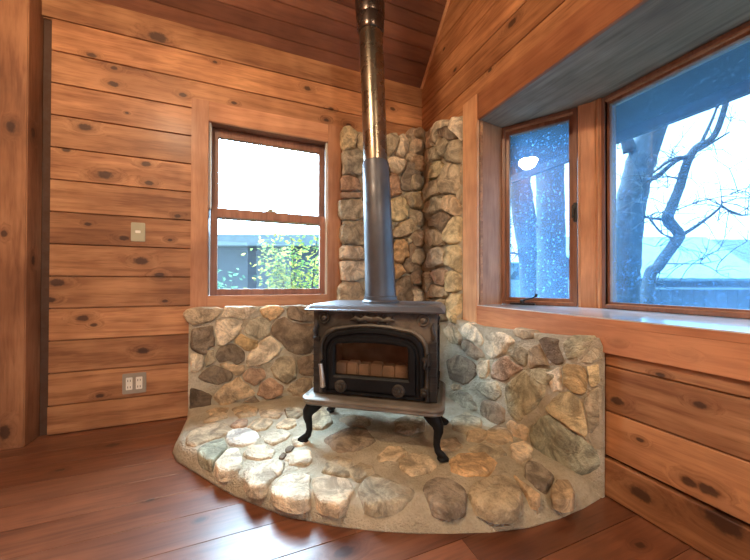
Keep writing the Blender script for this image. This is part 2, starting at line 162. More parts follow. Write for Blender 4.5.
# ------------------------------------------------------------------ materials
class NT:
    def __init__(s, name):
        s.m = bpy.data.materials.new(name); s.m.use_nodes = True
        s.t = s.m.node_tree; s.t.nodes.clear()
        s.out = s.n('ShaderNodeOutputMaterial')
    def n(s, typ, **kw):
        nd = s.t.nodes.new(typ)
        for k, v in kw.items(): setattr(nd, k, v)
        return nd
    def l(s, a, b): s.t.links.new(a, b)
    def put(s, sock, v):
        if isinstance(v, (int, float)): sock.default_value = v
        elif isinstance(v, (tuple, list)):
            try: sock.default_value = v
            except Exception: sock.default_value = tuple(v) + (1,)
        else: s.l(v, sock)
    def math(s, op, a, b=None, c=None, clamp=False):
        nd = s.n('ShaderNodeMath', operation=op); nd.use_clamp = clamp
        s.put(nd.inputs[0], a)
        if b is not None: s.put(nd.inputs[1], b)
        if c is not None: s.put(nd.inputs[2], c)
        return nd.outputs[0]
    def vm(s, op, a, b=None, out=0):
        nd = s.n('ShaderNodeVectorMath', operation=op)
        s.put(nd.inputs[0], a)
        if b is not None: s.put(nd.inputs[1], b)
        return nd.outputs['Value'] if out else nd.outputs[0]
    def scale(s, v, f):
        nd = s.n('ShaderNodeVectorMath', operation='SCALE'); s.put(nd.inputs[0], v); s.put(nd.inputs['Scale'], f); return nd.outputs[0]
    def mix(s, f, a, b, mode='MIX'):
        nd = s.n('ShaderNodeMix', data_type='RGBA', blend_type=mode)
        s.put(nd.inputs[0], f)
        for i, v in ((6, a), (7, b)):
            if isinstance(v, tuple): nd.inputs[i].default_value = v if len(v) == 4 else v + (1,)
            else: s.l(v, nd.inputs[i])
        return nd.outputs[2]
    def noise(s, vec, sc, det=3, rough=.55, dist=0, col=False):
        nd = s.n('ShaderNodeTexNoise'); s.l(vec, nd.inputs['Vector'])
        nd.inputs['Scale'].default_value = sc; nd.inputs['Detail'].default_value = det
        nd.inputs['Roughness'].default_value = rough; nd.inputs['Distortion'].default_value = dist
        return nd.outputs['Color' if col else 'Fac']
    def ramp(s, f, stops):
        nd = s.n('ShaderNodeMapRange'); s.l(f, nd.inputs[0])
        nd.interpolation_type = 'SMOOTHSTEP'
        nd.inputs[1].default_value, nd.inputs[2].default_value, nd.inputs[3].default_value, nd.inputs[4].default_value = stops
        return nd.outputs[0]
    def bsdf(s, col, rough=.5, metal=0, bump=None, bstr=.3, bdist=.01, spec=.5, coat=0, coatr=.1, trans=0):
        b = s.n('ShaderNodeBsdfPrincipled')
        s.put(b.inputs['Base Color'], col if not (isinstance(col, tuple) and len(col) == 3) else col + (1,))
        s.put(b.inputs['Roughness'], rough); s.put(b.inputs['Metallic'], metal)
        b.inputs['Specular IOR Level'].default_value = spec
        b.inputs['Coat Weight'].default_value = coat; b.inputs['Coat Roughness'].default_value = coatr
        b.inputs['Transmission Weight'].default_value = trans
        if bump is not None:
            bn = s.n('ShaderNodeBump'); bn.inputs['Strength'].default_value = bstr; bn.inputs['Distance'].default_value = bdist
            s.l(bump, bn.inputs['Height']); s.l(bn.outputs[0], b.inputs['Normal'])
        s.l(b.outputs[0], s.out.inputs[0]); return b

def wood(name, light, dark, axis, rough=.5, knots=(), coat=0.1, coatr=.25, knotcol=(.03, .010, .005), sk=.6, vor=.5, tint=.42, spec=.4):
    """planed pine: grain runs along axis 0/1/2; every board carries its own random number in the face attribute 'board'"""
    s = NT(name)
    tc = s.n('ShaderNodeTexCoord'); co = tc.outputs['Object']
    at = s.n('ShaderNodeAttribute', attribute_name='board'); r = at.outputs['Fac']
    off = s.n('ShaderNodeCombineXYZ')
    s.put(off.inputs[0], s.math('MULTIPLY', r, 37.1)); s.put(off.inputs[1], s.math('MULTIPLY', r, 23.7)); s.put(off.inputs[2], s.math('MULTIPLY', r, 51.3))
    cb = s.vm('ADD', co, off.outputs[0])
    st = [9, 9, 9]; st[axis] = .8
    cs = s.vm('MULTIPLY', cb, tuple(st))
    # knots: distance field
    dk = None
    ks = [1, 1, 1]; ks[axis] = sk; knots = [(x, y, z, q * .85) for x, y, z, q in knots]
    for (x, y, z, kr) in knots:
        d = s.vm('LENGTH', s.vm('MULTIPLY', s.vm('SUBTRACT', co, (x, y, z)), tuple(k / kr for k in ks)), out=1)
        dk = d if dk is None else s.math('MINIMUM', dk, d)
    if vor:
        vs = [3.2, 3.2, 3.2]; vs[axis] = 1.7
        v = s.n('ShaderNodeTexVoronoi'); s.l(s.vm('MULTIPLY', cb, tuple(vs)), v.inputs['Vector']); v.inputs['Scale'].default_value = 1
        sep = s.n('ShaderNodeSeparateColor'); s.l(v.outputs['Color'], sep.inputs[0])
        sz = s.math('MULTIPLY', s.math('MAXIMUM', s.math('SUBTRACT', sep.outputs[0], 1 - vor), .0001), .09 / max(vor, .01))
        dv = s.math('DIVIDE', v.outputs['Distance'], sz)
        dk = dv if dk is None else s.math('MINIMUM', dk, dv)
    if dk is None: dk = s.math('ADD', r, 50.)
    wob = s.noise(co, 55, 2)
    dkw = s.math('ADD', dk, s.math('MULTIPLY', s.math('SUBTRACT', wob, .5), .9))
    halo = s.ramp(s.math('ADD', dk, s.math('MULTIPLY', s.math('SUBTRACT', s.noise(cs, 1.3, 3, .6), .5), 3.2)), (.8, 3.4, 1, 0)); core = s.ramp(dkw, (.65, 1.25, 1, 0))
    # grain bends round the knots
    warp = s.n('ShaderNodeCombineXYZ'); 
    for i in range(3): s.put(warp.inputs[i], s.math('MULTIPLY', halo, .35))
    cs2 = s.vm('ADD', cs, warp.outputs[0])
    g1 = s.noise(cs2, 1.0, 4, .6, 1.4)
    g2 = s.noise(s.vm('MULTIPLY', cs2, (5., 5., 5.)), 1.2, 3, .6, .5)
    low = s.noise(cb, 2.2, 3, .6)
    g3 = s.noise(s.vm('MULTIPLY', cs2, (13., 13., 13.)), 1.0, 2, .5)
    f = s.math('ADD', s.math('ADD', s.math('MULTIPLY', s.ramp(g1, (.38, .64, 0, 1)), .55), s.math('MULTIPLY', s.ramp(g2, (.42, .66, 0, 1)), .35)), s.math('MULTIPLY', s.ramp(g3, (.5, .7, 0, 1)), .15))
    col = s.mix(f, light, dark)
    bt = s.math('ADD', s.math('MULTIPLY', r, tint), 1 - tint * .55)
    bt = s.math('MULTIPLY', bt, s.ramp(low, (.3, .7, .70, 1.16)))
    cmb = s.n('ShaderNodeCombineXYZ')
    s.put(cmb.inputs[0], bt); s.put(cmb.inputs[1], s.math('MULTIPLY', bt, s.ramp(low, (.3, .75, .93, 1.06)))); s.put(cmb.inputs[2], s.math('MULTIPLY', bt, s.ramp(low, (.25, .75, .85, 1.1))))
    col = s.mix(1, col, cmb.outputs[0], 'MULTIPLY')
    col = s.mix(s.math('MULTIPLY', halo, .38), col, tuple(c * .42 for c in dark))
    col = s.mix(s.math('MULTIPLY', core, .8), col, knotcol)
    b = s.bsdf(col, s.math('ADD', rough, s.math('MULTIPLY', g2, .12)), bump=s.math('ADD', g2, s.math('MULTIPLY', core, -.5)), bstr=.12, bdist=.003, coat=coat, coatr=coatr, spec=spec)
    return s.m

def metal(name, col, rough, metallic=1, sc=30, var=.25, bstr=.1, dust=None, spec=.5):
    s = NT(name); tc = s.n('ShaderNodeTexCoord'); co = tc.outputs['Object']
    n1 = s.noise(co, sc, 4, .6); n2 = s.noise(co, 5, 3, .6)
    c = s.mix(s.ramp(n2, (.35, .7, 0, 1)), tuple(x * (1 - var) for x in col), tuple(min(1, x * (1 + var)) for x in col))
    if dust:
        geo = s.n('ShaderNodeNewGeometry')
        c = s.mix(s.ramp(s.math('ADD', n2, s.math('MULTIPLY', n1, .35)), (.55, .95, 0, .75)), c, dust)
    s.bsdf(c, s.ramp(n1, (.2, .8, rough * .8, min(1, rough * 1.25))), metallic, bump=n1, bstr=bstr, bdist=.004, spec=spec)
    return s.m

def plain(name, col, rough=.5, metallic=0, sc=20, var=.08, bstr=.05):
    return metal(name, col, rough, metallic, sc, var, bstr)

def stone_mat():
    s = NT('fieldstone_rock'); tc = s.n('ShaderNodeTexCoord'); co = tc.outputs['Object']
    oi = s.n('ShaderNodeObjectInfo'); rnd = oi.outputs['Random']; base = oi.outputs['Color']
    cb = s.n('ShaderNodeCombineXYZ'); s.put(cb.inputs[0], s.math('MULTIPLY', rnd, 31.)); s.put(cb.inputs[1], s.math('MULTIPLY', rnd, 17.)); s.put(cb.inputs[2], s.math('MULTIPLY', rnd, 53.))
    p = s.vm('ADD', co, cb.outputs[0])
    n1 = s.noise(p, 11, 6, .68, .8); n2 = s.noise(p, 60, 4, .7); n3 = s.noise(p, 190, 2, .6)
    v = s.n('ShaderNodeTexVoronoi', feature='DISTANCE_TO_EDGE'); s.l(s.vm('ADD', p, s.scale(s.noise(p, 9, 3, .6, 0, True), .12)), v.inputs['Vector']); v.inputs['Scale'].default_value = 9
    crack = s.ramp(v.outputs['Distance'], (0.0, .045, 1, 0))
    hi = s.mix(1, base, (1.5, 1.42, 1.3), 'MULTIPLY'); lo = s.mix(1, base, (.55, .51, .47), 'MULTIPLY')
    c = s.mix(s.ramp(n1, (.34, .66, 0, 1)), lo, hi)
    tuple_lo = s.mix(1, base, (.3, .27, .24), 'MULTIPLY')
    rust = s.ramp(s.noise(p, 6, 4, .6), (.55, .72, 0, .45))
    c = s.mix(s.math('MULTIPLY', rust, .6), c, (.32, .22, .12))
    c = s.mix(s.ramp(n2, (.45, .75, 0, .5)), c, lo)
    c = s.mix(s.ramp(n3, (.62, .8, 0, .45)), c, (.62, .58, .5))
    c = s.mix(s.math('MULTIPLY', crack, .10), c, tuple_lo)
    h = s.math('ADD', s.math('ADD', n1, s.math('MULTIPLY', n2, .45)), s.math('MULTIPLY', crack, -.08))
    s.bsdf(c, .82, bump=h, bstr=1.0, bdist=.022, spec=.22)
    return s.m

def mortar_mat(name='lime_mortar', brown_at=None):
    s = NT(name); tc = s.n('ShaderNodeTexCoord'); co = tc.outputs['Object']
    n1 = s.noise(co, 7, 5, .65); n2 = s.noise(co, 90, 4, .7); n3 = s.noise(co, 2.2, 3, .5)
    c = s.mix(s.ramp(n1, (.3, .7, 0, 1)), (.45, .375, .26), (.64, .555, .41))
    c = s.mix(s.ramp(n3, (.45, .7, 0, .4)), c, (.40, .335, .25))
    c = s.mix(s.ramp(n2, (.5, .8, 0, .4)), c, (.2, .16, .11))
    if brown_at:
        d = s.vm('LENGTH', s.vm('MULTIPLY', s.vm('SUBTRACT', co, brown_at), (1 / .42, 1 / .34, 1.)), out=1)
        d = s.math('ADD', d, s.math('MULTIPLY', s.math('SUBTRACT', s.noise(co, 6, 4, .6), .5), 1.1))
        c = s.mix(s.ramp(d, (.35, 1.15, .72, 0)), c, (.20, .135, .078))  # mixes towards brown around the given point, with a ragged edge
    s.bsdf(c, .9, bump=s.math('ADD', n1, s.math('MULTIPLY', n2, .5)), bstr=1.0, bdist=.034, spec=.2)
    return s.m

def glass_mat(name, dust=.0, dcol=(.8, .85, .9), tint=(1, 1, 1), specks=0., refl=1.0):
    s = NT(name)
    tr = s.n('ShaderNodeBsdfTransparent'); tr.inputs[0].default_value = tint + (1,)
    gl = s.n('ShaderNodeBsdfGlossy'); gl.inputs['Roughness'].default_value = .015; gl.inputs[0].default_value = (1, 1, 1, 1)
    fr = s.n('ShaderNodeFresnel'); gb = s.n('ShaderNodeNewGeometry'); s.put(fr.inputs[0], s.math('ADD', 1.5, s.math('MULTIPLY', gb.outputs['Backfacing'], 1 / 1.5 - 1.5)))
    cur = tr.outputs[0]
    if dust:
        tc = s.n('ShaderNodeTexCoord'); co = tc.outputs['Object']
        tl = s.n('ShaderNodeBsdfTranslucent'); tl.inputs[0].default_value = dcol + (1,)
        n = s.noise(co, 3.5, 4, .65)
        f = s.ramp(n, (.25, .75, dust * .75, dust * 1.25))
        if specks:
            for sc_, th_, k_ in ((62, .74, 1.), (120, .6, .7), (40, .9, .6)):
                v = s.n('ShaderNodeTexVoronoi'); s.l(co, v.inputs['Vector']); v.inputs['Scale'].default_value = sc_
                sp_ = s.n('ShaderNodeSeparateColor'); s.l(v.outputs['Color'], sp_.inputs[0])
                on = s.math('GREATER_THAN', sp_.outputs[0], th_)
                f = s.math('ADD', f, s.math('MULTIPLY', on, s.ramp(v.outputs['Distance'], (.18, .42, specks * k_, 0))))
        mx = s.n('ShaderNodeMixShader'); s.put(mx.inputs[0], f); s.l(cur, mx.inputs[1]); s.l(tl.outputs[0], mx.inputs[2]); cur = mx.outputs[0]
    mx = s.n('ShaderNodeMixShader'); s.put(mx.inputs[0], s.math('MULTIPLY', fr.outputs[0], refl)); s.l(cur, mx.inputs[1]); s.l(gl.outputs[0], mx.inputs[2])
    s.l(mx.outputs[0], s.out.inputs[0]); return s.m

def emit(name, col, st):
    s = NT(name); e = s.n('ShaderNodeEmission'); e.inputs[0].default_value = col + (1,); e.inputs[1].default_value = st
    s.l(e.outputs[0], s.out.inputs[0]); return s.m

PL, PD = (.52, .237, .10), (.245, .09, .033)
M = {
 'back': wood('pine_boards_back', PL, PD, 0, knots=KNOT_BACK, vor=.1),
 'right': wood('pine_boards_right', PL, PD, 1, knots=KNOT_RIGHT, vor=.12),
 'ceil': wood('pine_ceiling', (.20, .075, .036), (.125, .042, .02), 0, vor=.15, coat=.2),
 'floor': wood('pine_floor', (.205, .075, .036), (.105, .036, .018), 0, rough=.36, knots=KNOT_FLOOR, vor=.22, coat=.35, coatr=.26),
 'post': wood('pine_post', (.44, .19, .085), (.24, .09, .036), 2, vor=.1, coat=.1, knots=[(-2.44, -.105, .09, .026), (-2.43, -.105, 1.62, .02), (-2.368, -.05, .95, .016), (-2.45, -.105, 1.08, .014), (-2.368, -.06, 1.62, .02)]),
 'trimx': wood('pine_trim_x', (.60, .285, .14), (.42, .17, .075), 0, vor=.15),
 'trimy': wood('pine_trim_y', (.50, .20, .085), (.33, .115, .045), 1, knots=KNOT_RIGHT[5:8], vor=.15),
 'trimpale': wood('pale_pine_trim', (.70, .38, .19), (.55, .26, .12), 2, vor=.1, tint=.1),
 'trimz': wood('pine_trim_z', (.60, .285, .14), (.42, .17, .075), 2, vor=.15),
 'sash': wood('sash_wood', (.29, .115, .06), (.18, .066, .032), 2, vor=0, coat=.3),
 'soffit': wood('weathered_soffit', (.30, .245, .185), (.17, .135, .10), 1, vor=0, coat=0, rough=.7, tint=.1),
 'sill': wood('sill_painted_glare', (.74, .74, .72), (.64, .64, .62), 1, vor=0, coat=1, coatr=.08, rough=.3, spec=.6, tint=.05),  # pale base colour stands in for sky glare on varnished wood
 'liner': plain('pale_jamb_liner', (.62, .58, .50), .45),
 'stone': stone_mat(), 'mortar': mortar_mat(), 'mortarh': mortar_mat('browned_hearth_mortar', (.16, -.16, .05)),
 'iron': metal('cast_iron', (.030, .028, .027), .5, .35, 60, .35, .25, dust=(.10, .075, .05)),
 'irondark': metal('black_iron', (.007, .007, .008), .55, .0, 50, .3, .15, spec=.2),
 'facade': metal('dusty_iron', (.048, .039, .030), .5, .15, 50, .4, .35, dust=(.22, .17, .12)),
 'shelf': metal('worn_shelf', (.20, .17, .138), .45, .35, 40, .25, .2),
 'topplate': metal('top_plate_iron', (.13, .13, .14), .33, .45, 40, .1, .0),
 'pipe_low': metal('matte_pipe', (.085, .085, .095), .42, .35, 25, .2, .05),
 'pipe_high': metal('glossy_pipe', (.22, .18, .135), .27, .95, 8, .25, .03),
 'pipe_top': metal('dark_pipe', (.08, .06, .05), .25, .85, 10, .3, .08),
 'nickel': metal('nickel', (.55, .50, .44), .35, .7, 80, .15, .1),
 'brick': plain('firebrick', (.50, .43, .35), .9, 0, 25, .35, .4),
 'soot': plain('sooty_brick', (.22, .15, .11), .9, 0, 18, .5, .3),
 'stoveglass': glass_mat('sooty_stove_glass', .10, (.22, .15, .10), (.92, .84, .77)),
 'glass': glass_mat('clear_pane', .003, (.8, .9, .95), refl=.5),
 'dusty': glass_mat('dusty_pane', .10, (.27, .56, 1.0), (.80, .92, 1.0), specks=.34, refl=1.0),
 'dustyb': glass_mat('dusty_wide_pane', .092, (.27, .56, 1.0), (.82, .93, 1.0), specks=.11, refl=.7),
 'black': plain('black_hardware', (.015, .015, .016), .4, .3),
 'brass': plain('tarnished_brass_plate', (.40, .36, .24), .42, .45),
 'plategrey': plain('taupe_outlet_plate', (.33, .27, .205), .45, .1),
 'ivory': plain('ivory_plastic', (.78, .70, .58), .4),
 'slot': plain('slot_dark', (.03, .02, .02), .6),
 'bark': metal('bark', (.020, .020, .022), .95, 0, 14, .4, .6),
 'bulb': emit('lamp_bowl', (1.0, .765, .51), 225),
 'roof': plain('pale_roof_sheet', (.085, .15, .175), .6, 0, 6, .12),
 'roofdark': plain('slate_roof', (.035, .055, .09), .6, 0, 6, .12),
 'bluewall': plain('grey_blue_siding', (.040, .060, .088), .8, 0, 4, .15),
 'fascia': plain('pale_fascia', (.13, .19, .23), .6, 0, 4, .1),
 'whitewall': plain('pale_siding', (.26, .32, .34), .8, 0, 5, .15),
 'fence': plain('grey_fence', (.035, .058, .09), .85, 0, 8, .2),
 'ground': plain('garden_ground', (.05, .055, .035), .95, 0, 3, .4),
 'stem': plain('shrub_stem', (.05, .04, .03), .9),
 'recess': plain('dark_recess', (.075, .032, .016), .8),
}
def leafmat(name, a, b):
    s = NT(name); oi = s.n('ShaderNodeTexCoord'); n = s.noise(oi.outputs['Object'], 3.5, 2)
    at = s.n('ShaderNodeAttribute', attribute_name='board')
    c = s.mix(s.ramp(s.math('ADD', s.math('MULTIPLY', at.outputs['Fac'], .6), s.math('MULTIPLY', n, .4)), (.2, .8, 0, 1)), a, b)
    d = s.n('ShaderNodeBsdfDiffuse'); s.l(c, d.inputs[0]); t = s.n('ShaderNodeBsdfTranslucent'); s.l(c, t.inputs[0])
    mx = s.n('ShaderNodeMixShader'); mx.inputs[0].default_value = .45; s.l(d.outputs[0], mx.inputs[1]); s.l(t.outputs[0], mx.inputs[2]); s.l(mx.outputs[0], s.out.inputs[0]); return s.m
M['leafy'] = leafmat('yellow_green_leaf', (.08, .16, .045), (.34, .33, .07))
M['leafg'] = leafmat('green_leaf', (.04, .13, .07), (.10, .24, .12))

# ------------------------------------------------------------------ mesh helpers
class MB:
    def __init__(s): s.v = []; s.f = []; s.r = []
    def add(s, vs, fs, r=None):
        o = len(s.v); s.v += [tuple(v) for v in vs]
        for f in fs: s.f.append(tuple(i + o for i in f)); s.r.append(random.random() if r is None else r)
        return s
    def box(s, a, b, r=None, mp=None, bev=0):
        r = random.random() if r is None else r
        (x0, y0, z0), (x1, y1, z1) = a, b
        if bev:
            # chamfered box: octagonal-ish through three inset faces
            e = min(bev, abs(x1-x0)*.45, abs(y1-y0)*.45, abs(z1-z0)*.45)
            bm = bmesh.new(); bmesh.ops.create_cube(bm, size=1)
            for v in bm.verts: v.co = Vector((x0+(v.co.x+.5)*(x1-x0), y0+(v.co.y+.5)*(y1-y0), z0+(v.co.z+.5)*(z1-z0)))
            bmesh.ops.bevel(bm, geom=list(bm.edges), offset=e, segments=2, affect='EDGES')
            vs = [v.co.copy() for v in bm.verts]; bm.verts.index_update()
            fs = [[v.index for v in f.verts] for f in bm.faces]; bm.free()
        else:
            vs = [(x, y, z) for x in (x0, x1) for y in (y0, y1) for z in (z0, z1)]
            fs = [(0,1,3,2),(4,6,7,5),(0,4,5,1),(2,3,7,6),(0,2,6,4),(1,5,7,3)]
        if mp: vs = [mp(*v) for v in vs]
        return s.add(vs, fs, r)
    def board(s, u0, u1, w0, w1, mp, th=.022, c=.0065, r=None):
        """a board seen face-on: length u, width w, eased long edges; mp(u, w, depth)"""
        r = random.random() if r is None else r
        prof = [(w0, -th), (w0, -c * 2.2), (w0 + c * .85, -c * 2.1), (w0 + c * .9, -c * .3), (w0 + c * 1.25, 0), (w1 - c * .3, 0), (w1, -c * .3), (w1, -th)]
        vs = [mp(u, w, d) for u in (u0, u1) for (w, d) in prof]; n = 8
        fs = [(i, (i + 1) % n, n + (i + 1) % n, n + i) for i in range(n)] + [tuple(range(n))[::-1], tuple(range(n, 2 * n))]
        return s.add(vs, fs, r)
    def prism(s, pts, z0, z1, r=None, mp=None):
        r = random.random() if r is None else r
        n = len(pts); vs = [(x, y, z0) for x, y in pts] + [(x, y, z1) for x, y in pts]
        if mp: vs = [mp(*v) for v in vs]
        fs = [(i, (i + 1) % n, n + (i + 1) % n, n + i) for i in range(n)] + [tuple(range(n))[::-1], tuple(range(n, 2 * n))]
        return s.add(vs, fs, r)
    def tube(s, path, radii, n=12, cap=True, r=None, flat=None):
        r = random.random() if r is None else r
        path = [Vector(p) for p in path]; vs = []; up = None
        for i, p in enumerate(path):
            t = (path[min(i + 1, len(path) - 1)] - path[max(i - 1, 0)]).normalized()
            if up is None:
                up = Vector((0, 0, 1)) if abs(t.z) < .9 else Vector((1, 0, 0))
            a = (up - t * up.dot(t)).normalized(); b = t.cross(a); up = a
            rr = radii[i] if hasattr(radii, '__len__') else radii
            ra, rb = rr if isinstance(rr, tuple) else (rr, rr)
            for k in range(n):
                th = 2 * PI * k / n; vs.append(p + a * (ra * math.cos(th)) + b * (rb * math.sin(th)))
        fs = [(i * n + k, i * n + (k + 1) % n, (i + 1) * n + (k + 1) % n, (i + 1) * n + k) for i in range(len(path) - 1) for k in range(n)]
        if cap: fs += [tuple(range(n))[::-1], tuple(range((len(path) - 1) * n, len(path) * n))]
        return s.add(vs, fs, r)
    def lathe(s, prof, n=32, c=(0, 0), mp=None, r=None, ax='z'):
        r = random.random() if r is None else r
        vs = []
        for (rad, z) in prof:
            for k in range(n):
                a = 2 * PI * k / n; vs.append((c[0] + rad * math.cos(a), c[1] + rad * math.sin(a), z))
        if mp: vs = [mp(*v) for v in vs]
        fs = [(i * n + k, i * n + (k + 1) % n, (i + 1) * n + (k + 1) % n, (i + 1) * n + k) for i in range(len(prof) - 1) for k in range(n)]
        fs += [tuple(range(n))[::-1], tuple(range((len(prof) - 1) * n, len(prof) * n))]
        return s.add(vs, fs, r)
    def rings(s, rs, cap0=False, cap1=False, r=None):
        """bridge a list of closed outlines of equal length"""
        r = random.random() if r is None else r
        n = len(rs[0]); vs = [p for q in rs for p in q]
        fs = [(i * n + k, i * n + (k + 1) % n, (i + 1) * n + (k + 1) % n, (i + 1) * n + k) for i in range(len(rs) - 1) for k in range(n)]
        if cap0: fs.append(tuple(range(n))[::-1])
        if cap1: fs.append(tuple(range((len(rs) - 1) * n, len(rs) * n)))
        return s.add(vs, fs, r)
    def build(s, name, mat, parent=None, smooth=False, loc=None, recalc=True):
        me = bpy.data.meshes.new(name); me.from_pydata(s.v, [], s.f)
        at = me.attributes.new('board', 'FLOAT', 'FACE'); at.data.foreach_set('value', s.r)
        if recalc:
            bm = bmesh.new(); bm.from_mesh(me); bmesh.ops.recalc_face_normals(bm, faces=bm.faces); bm.to_mesh(me); bm.free()
        if smooth:
            me.polygons.foreach_set('use_smooth', [True] * len(me.polygons))
            if smooth != 'all': me.set_sharp_from_angle(angle=math.radians(smooth if smooth is not True else 40))
        me.materials.append(M[mat] if isinstance(mat, str) else mat)
        o = bpy.data.objects.new(name, me); C.objects.link(o)
        if parent: o.parent = parent
        if loc: o.location = loc
        return o

def tag(o, label=None, cat=None, group=None, kind=None):
    if label: o['label'] = label
    if cat: o['category'] = cat
    if group: o['group'] = group
    if kind: o['kind'] = kind
    return o
def empty(name, loc=(0, 0, 0), rz=0):
    o = bpy.data.objects.new(name, None); C.objects.link(o); o.location = loc; o.rotation_euler = (0, 0, rz); o.empty_display_size = .1
    return o
def struct(o, label=None, cat=None):
    o['kind'] = 'structure'
    if label: o['label'] = label
    if cat: o['category'] = cat
    return o

# ------------------------------------------------------------------ room shell
EAVE, SL = 2.444, 1.08
ROOM_Y = -6.0; XL = -2.62
mback = lambda u, w, d: (u, -d, w)
mright = lambda u, w, d: (-d, u, w)
rows = [0.0, .157] + [.334 + .1773 * i for i in range(11)] + [2.284, 2.50]
# WALL BACK
b = MB()
for i in range(len(rows) - 1):
    z0, z1 = rows[i], rows[i + 1]
    if i == 0: continue
    if z1 <= .73 or z0 >= 1.89: segs = [(-2.326, .0)]
    else: segs = [(-2.326, -1.60), (-.745, .0)]
    if i == len(rows) - 2: segs = [(-2.45, 0)]
    for (u0, u1) in segs:
        za, zb = z0, z1
        b.board(u0, u1, za, zb, mback)
        if u1 < -.8 and zb > .73 and za < .73: b.board(-1.60, -.745, za, .73, mback)
        if u1 < -.8 and zb > 1.89 and za < 1.89: b.board(-1.60, -.745, 1.89, zb, mback)
struct(b.build('wall_back', 'back'), 'wall of wide knotty pine boards with the sash window', 'wall')
# sheathing behind the boards
b = MB(); 
for bx in (((-2.7, .022, 0), (-1.60, .14, 2.6)), ((-.745, .022, 0), (.14, .14, 2.6)), ((-1.60, .022, 0), (-.745, .14, .725)), ((-1.60, .022, 1.895), (-.745, .14, 2.6))): b.box(*bx)
struct(b.build('trim_1', 'recess'), 'dark sheathing behind the back wall boards', 'wall')
b = MB(); b.board(-2.326, -0.05, 0.0, .157, lambda u, w, d: (u, -.006 - d, w), th=.028, c=.007)
struct(b.build('baseboard_back', 'back'), 'low pine baseboard under the back wall boards', 'baseboard')
# WALL RIGHT (gable)
b = MB()
BAY0, BAY1, ZS, ZH = -.70, -2.72, .702, 1.842
RIDGE = -3.0
zz = rows[:-1] + [2.284 + .1773 * k for k in range(1, 20)]
for i in range(len(zz) - 1):
    z0, z1 = zz[i], zz[i + 1]
    if i == 0: continue
    ye = 0 if z0 < EAVE else -(z0 - EAVE) / SL
    yo = ROOM_Y - ye
    if ye < RIDGE: break
    full = [(yo, ye)]
    if z1 <= .67 or z0 >= 1.84: b.board(yo, ye, z0, z1, mright)
    elif z0 < .67: b.board(yo, ye, z0, z1 if z1 < ZS else .67, mright)
    else:
        zt = z1
        b.board(BAY0 + .0, ye, z0, z1, mright); b.board(yo, BAY1, z0, z1, mright)
        if z1 > ZH > z0: b.board(BAY1, BAY0, ZH + .002, z1, mright)
struct(b.build('wall_right', 'right'), 'gable wall of pine boards with the bay window', 'wall')
b = MB()
for bx in (((.022, BAY0 + .03, 0), (.19, .14, 5.6)), ((.022, ROOM_Y, 0), (.19, BAY1 - .03, 5.6)), ((.022, BAY1 - .03, 0), (.19, BAY0 + .03, .65)), ((.022, BAY1 - .03, ZH + .03), (.19, BAY0 + .03, 5.6))): b.box(*bx)
struct(b.build('trim_2', 'recess'), 'dark sheathing behind the gable wall boards', 'wall')
b = MB(); b.board(ROOM_Y, -1.40, 0.0, .149, lambda u, w, d: (-.006 - d, u, w), th=.028, c=.006)
struct(b.build('baseboard_right', 'right'), 'wide dark knotted baseboard below the bay window wall', 'baseboard')
# CEILING: two slopes of narrow boards
sn = math.sqrt(1 + SL * SL)
def slope_mp(sgn):
    def f(u, w, d):
        y = -w / sn; z = EAVE + SL * w / sn
        ny, nz = -SL / sn, -1 / sn
        y += ny * d * 1; z += nz * d
        if sgn: y = ROOM_Y - y
        return (u, y, z)
    return f
for k, nm in ((0, 'ceiling'), (1, 'trim_3')):
    b = MB(); w = -.02
    while w < 3.0 * sn + .05:
        b.board(XL - .1, .05, w, w + .0905, slope_mp(k), th=.022, c=.0035); w += .0905
    b.box((XL - .1, -.05, 0), (.2, 3.0 * sn, 0.08), mp=(lambda k: lambda u, w, d: slope_mp(k)(u, w, -d - .0225))(k))
    struct(b.build(nm, 'ceil'), 'steep reddish tongue and groove ceiling over the stove' if k == 0 else 'far slope of the board ceiling behind the camera', 'ceiling')
# thin strip where the ceiling meets the gable wall
b = MB(); b.box((-.018, .0, .001), (-.001, 3.0 * sn, .016), mp=lambda u, w, d: slope_mp(0)(u, w, d))
struct(b.build('trim_4', 'trimpale'), 'thin pale strip where ceiling meets gable wall', 'trim')
# FLOOR
b = MB(); y = .1; fw_ = .148
while y > ROOM_Y - .1:
    x = XL - .2
    while x < .1:
        ln = random.uniform(1.6, 3.0); x1 = min(x + ln, .1)
        b.board(x + .0006, x1 - .0006, y - fw_, y, lambda u, w, d: (u, w, d), th=.022, c=.0022); x = x1
    y -= fw_
b.box((XL - .2, ROOM_Y - .2, -.2), (.1, .12, -.0225))
struct(b.build('floor', 'floor'), 'reddish brown plank floor', 'floor')
# WALL LEFT and WALL FRONT (behind the camera)
b = MB()
for i in range(len(zz) - 1):
    z0, z1 = zz[i], zz[i + 1]
    ye = 0 if z0 < EAVE else -(z0 - EAVE) / SL
    if ye < RIDGE: break
    b.board(ROOM_Y - ye, ye, z0, z1, lambda u, w, d: (XL + d, u, w), th=.1)
struct(b.build('wall_left', 'right'), 'board wall left of the corner post', 'wall')
b = MB()
mfr = lambda u, w, d: (u, ROOM_Y + d, w)
for i in range(len(rows) - 1):
    z0, z1 = rows[i], rows[i + 1]
    if z1 < 2.05: b.board(XL, -2.35, z0, z1, mfr, th=.1); b.board(-.25, 0, z0, z1, mfr, th=.1)
    else: b.board(XL, 0, z0, z1, mfr, th=.1)
struct(b.build('wall_front', 'back'), 'board wall behind the camera', 'wall')
dr = struct(empty('fill_door_1', (-1.3, ROOM_Y, 0)), 'unseen glazed double door added behind the camera for fill light', 'door')  # added glazed opening: lets daylight in from behind as neutral fill
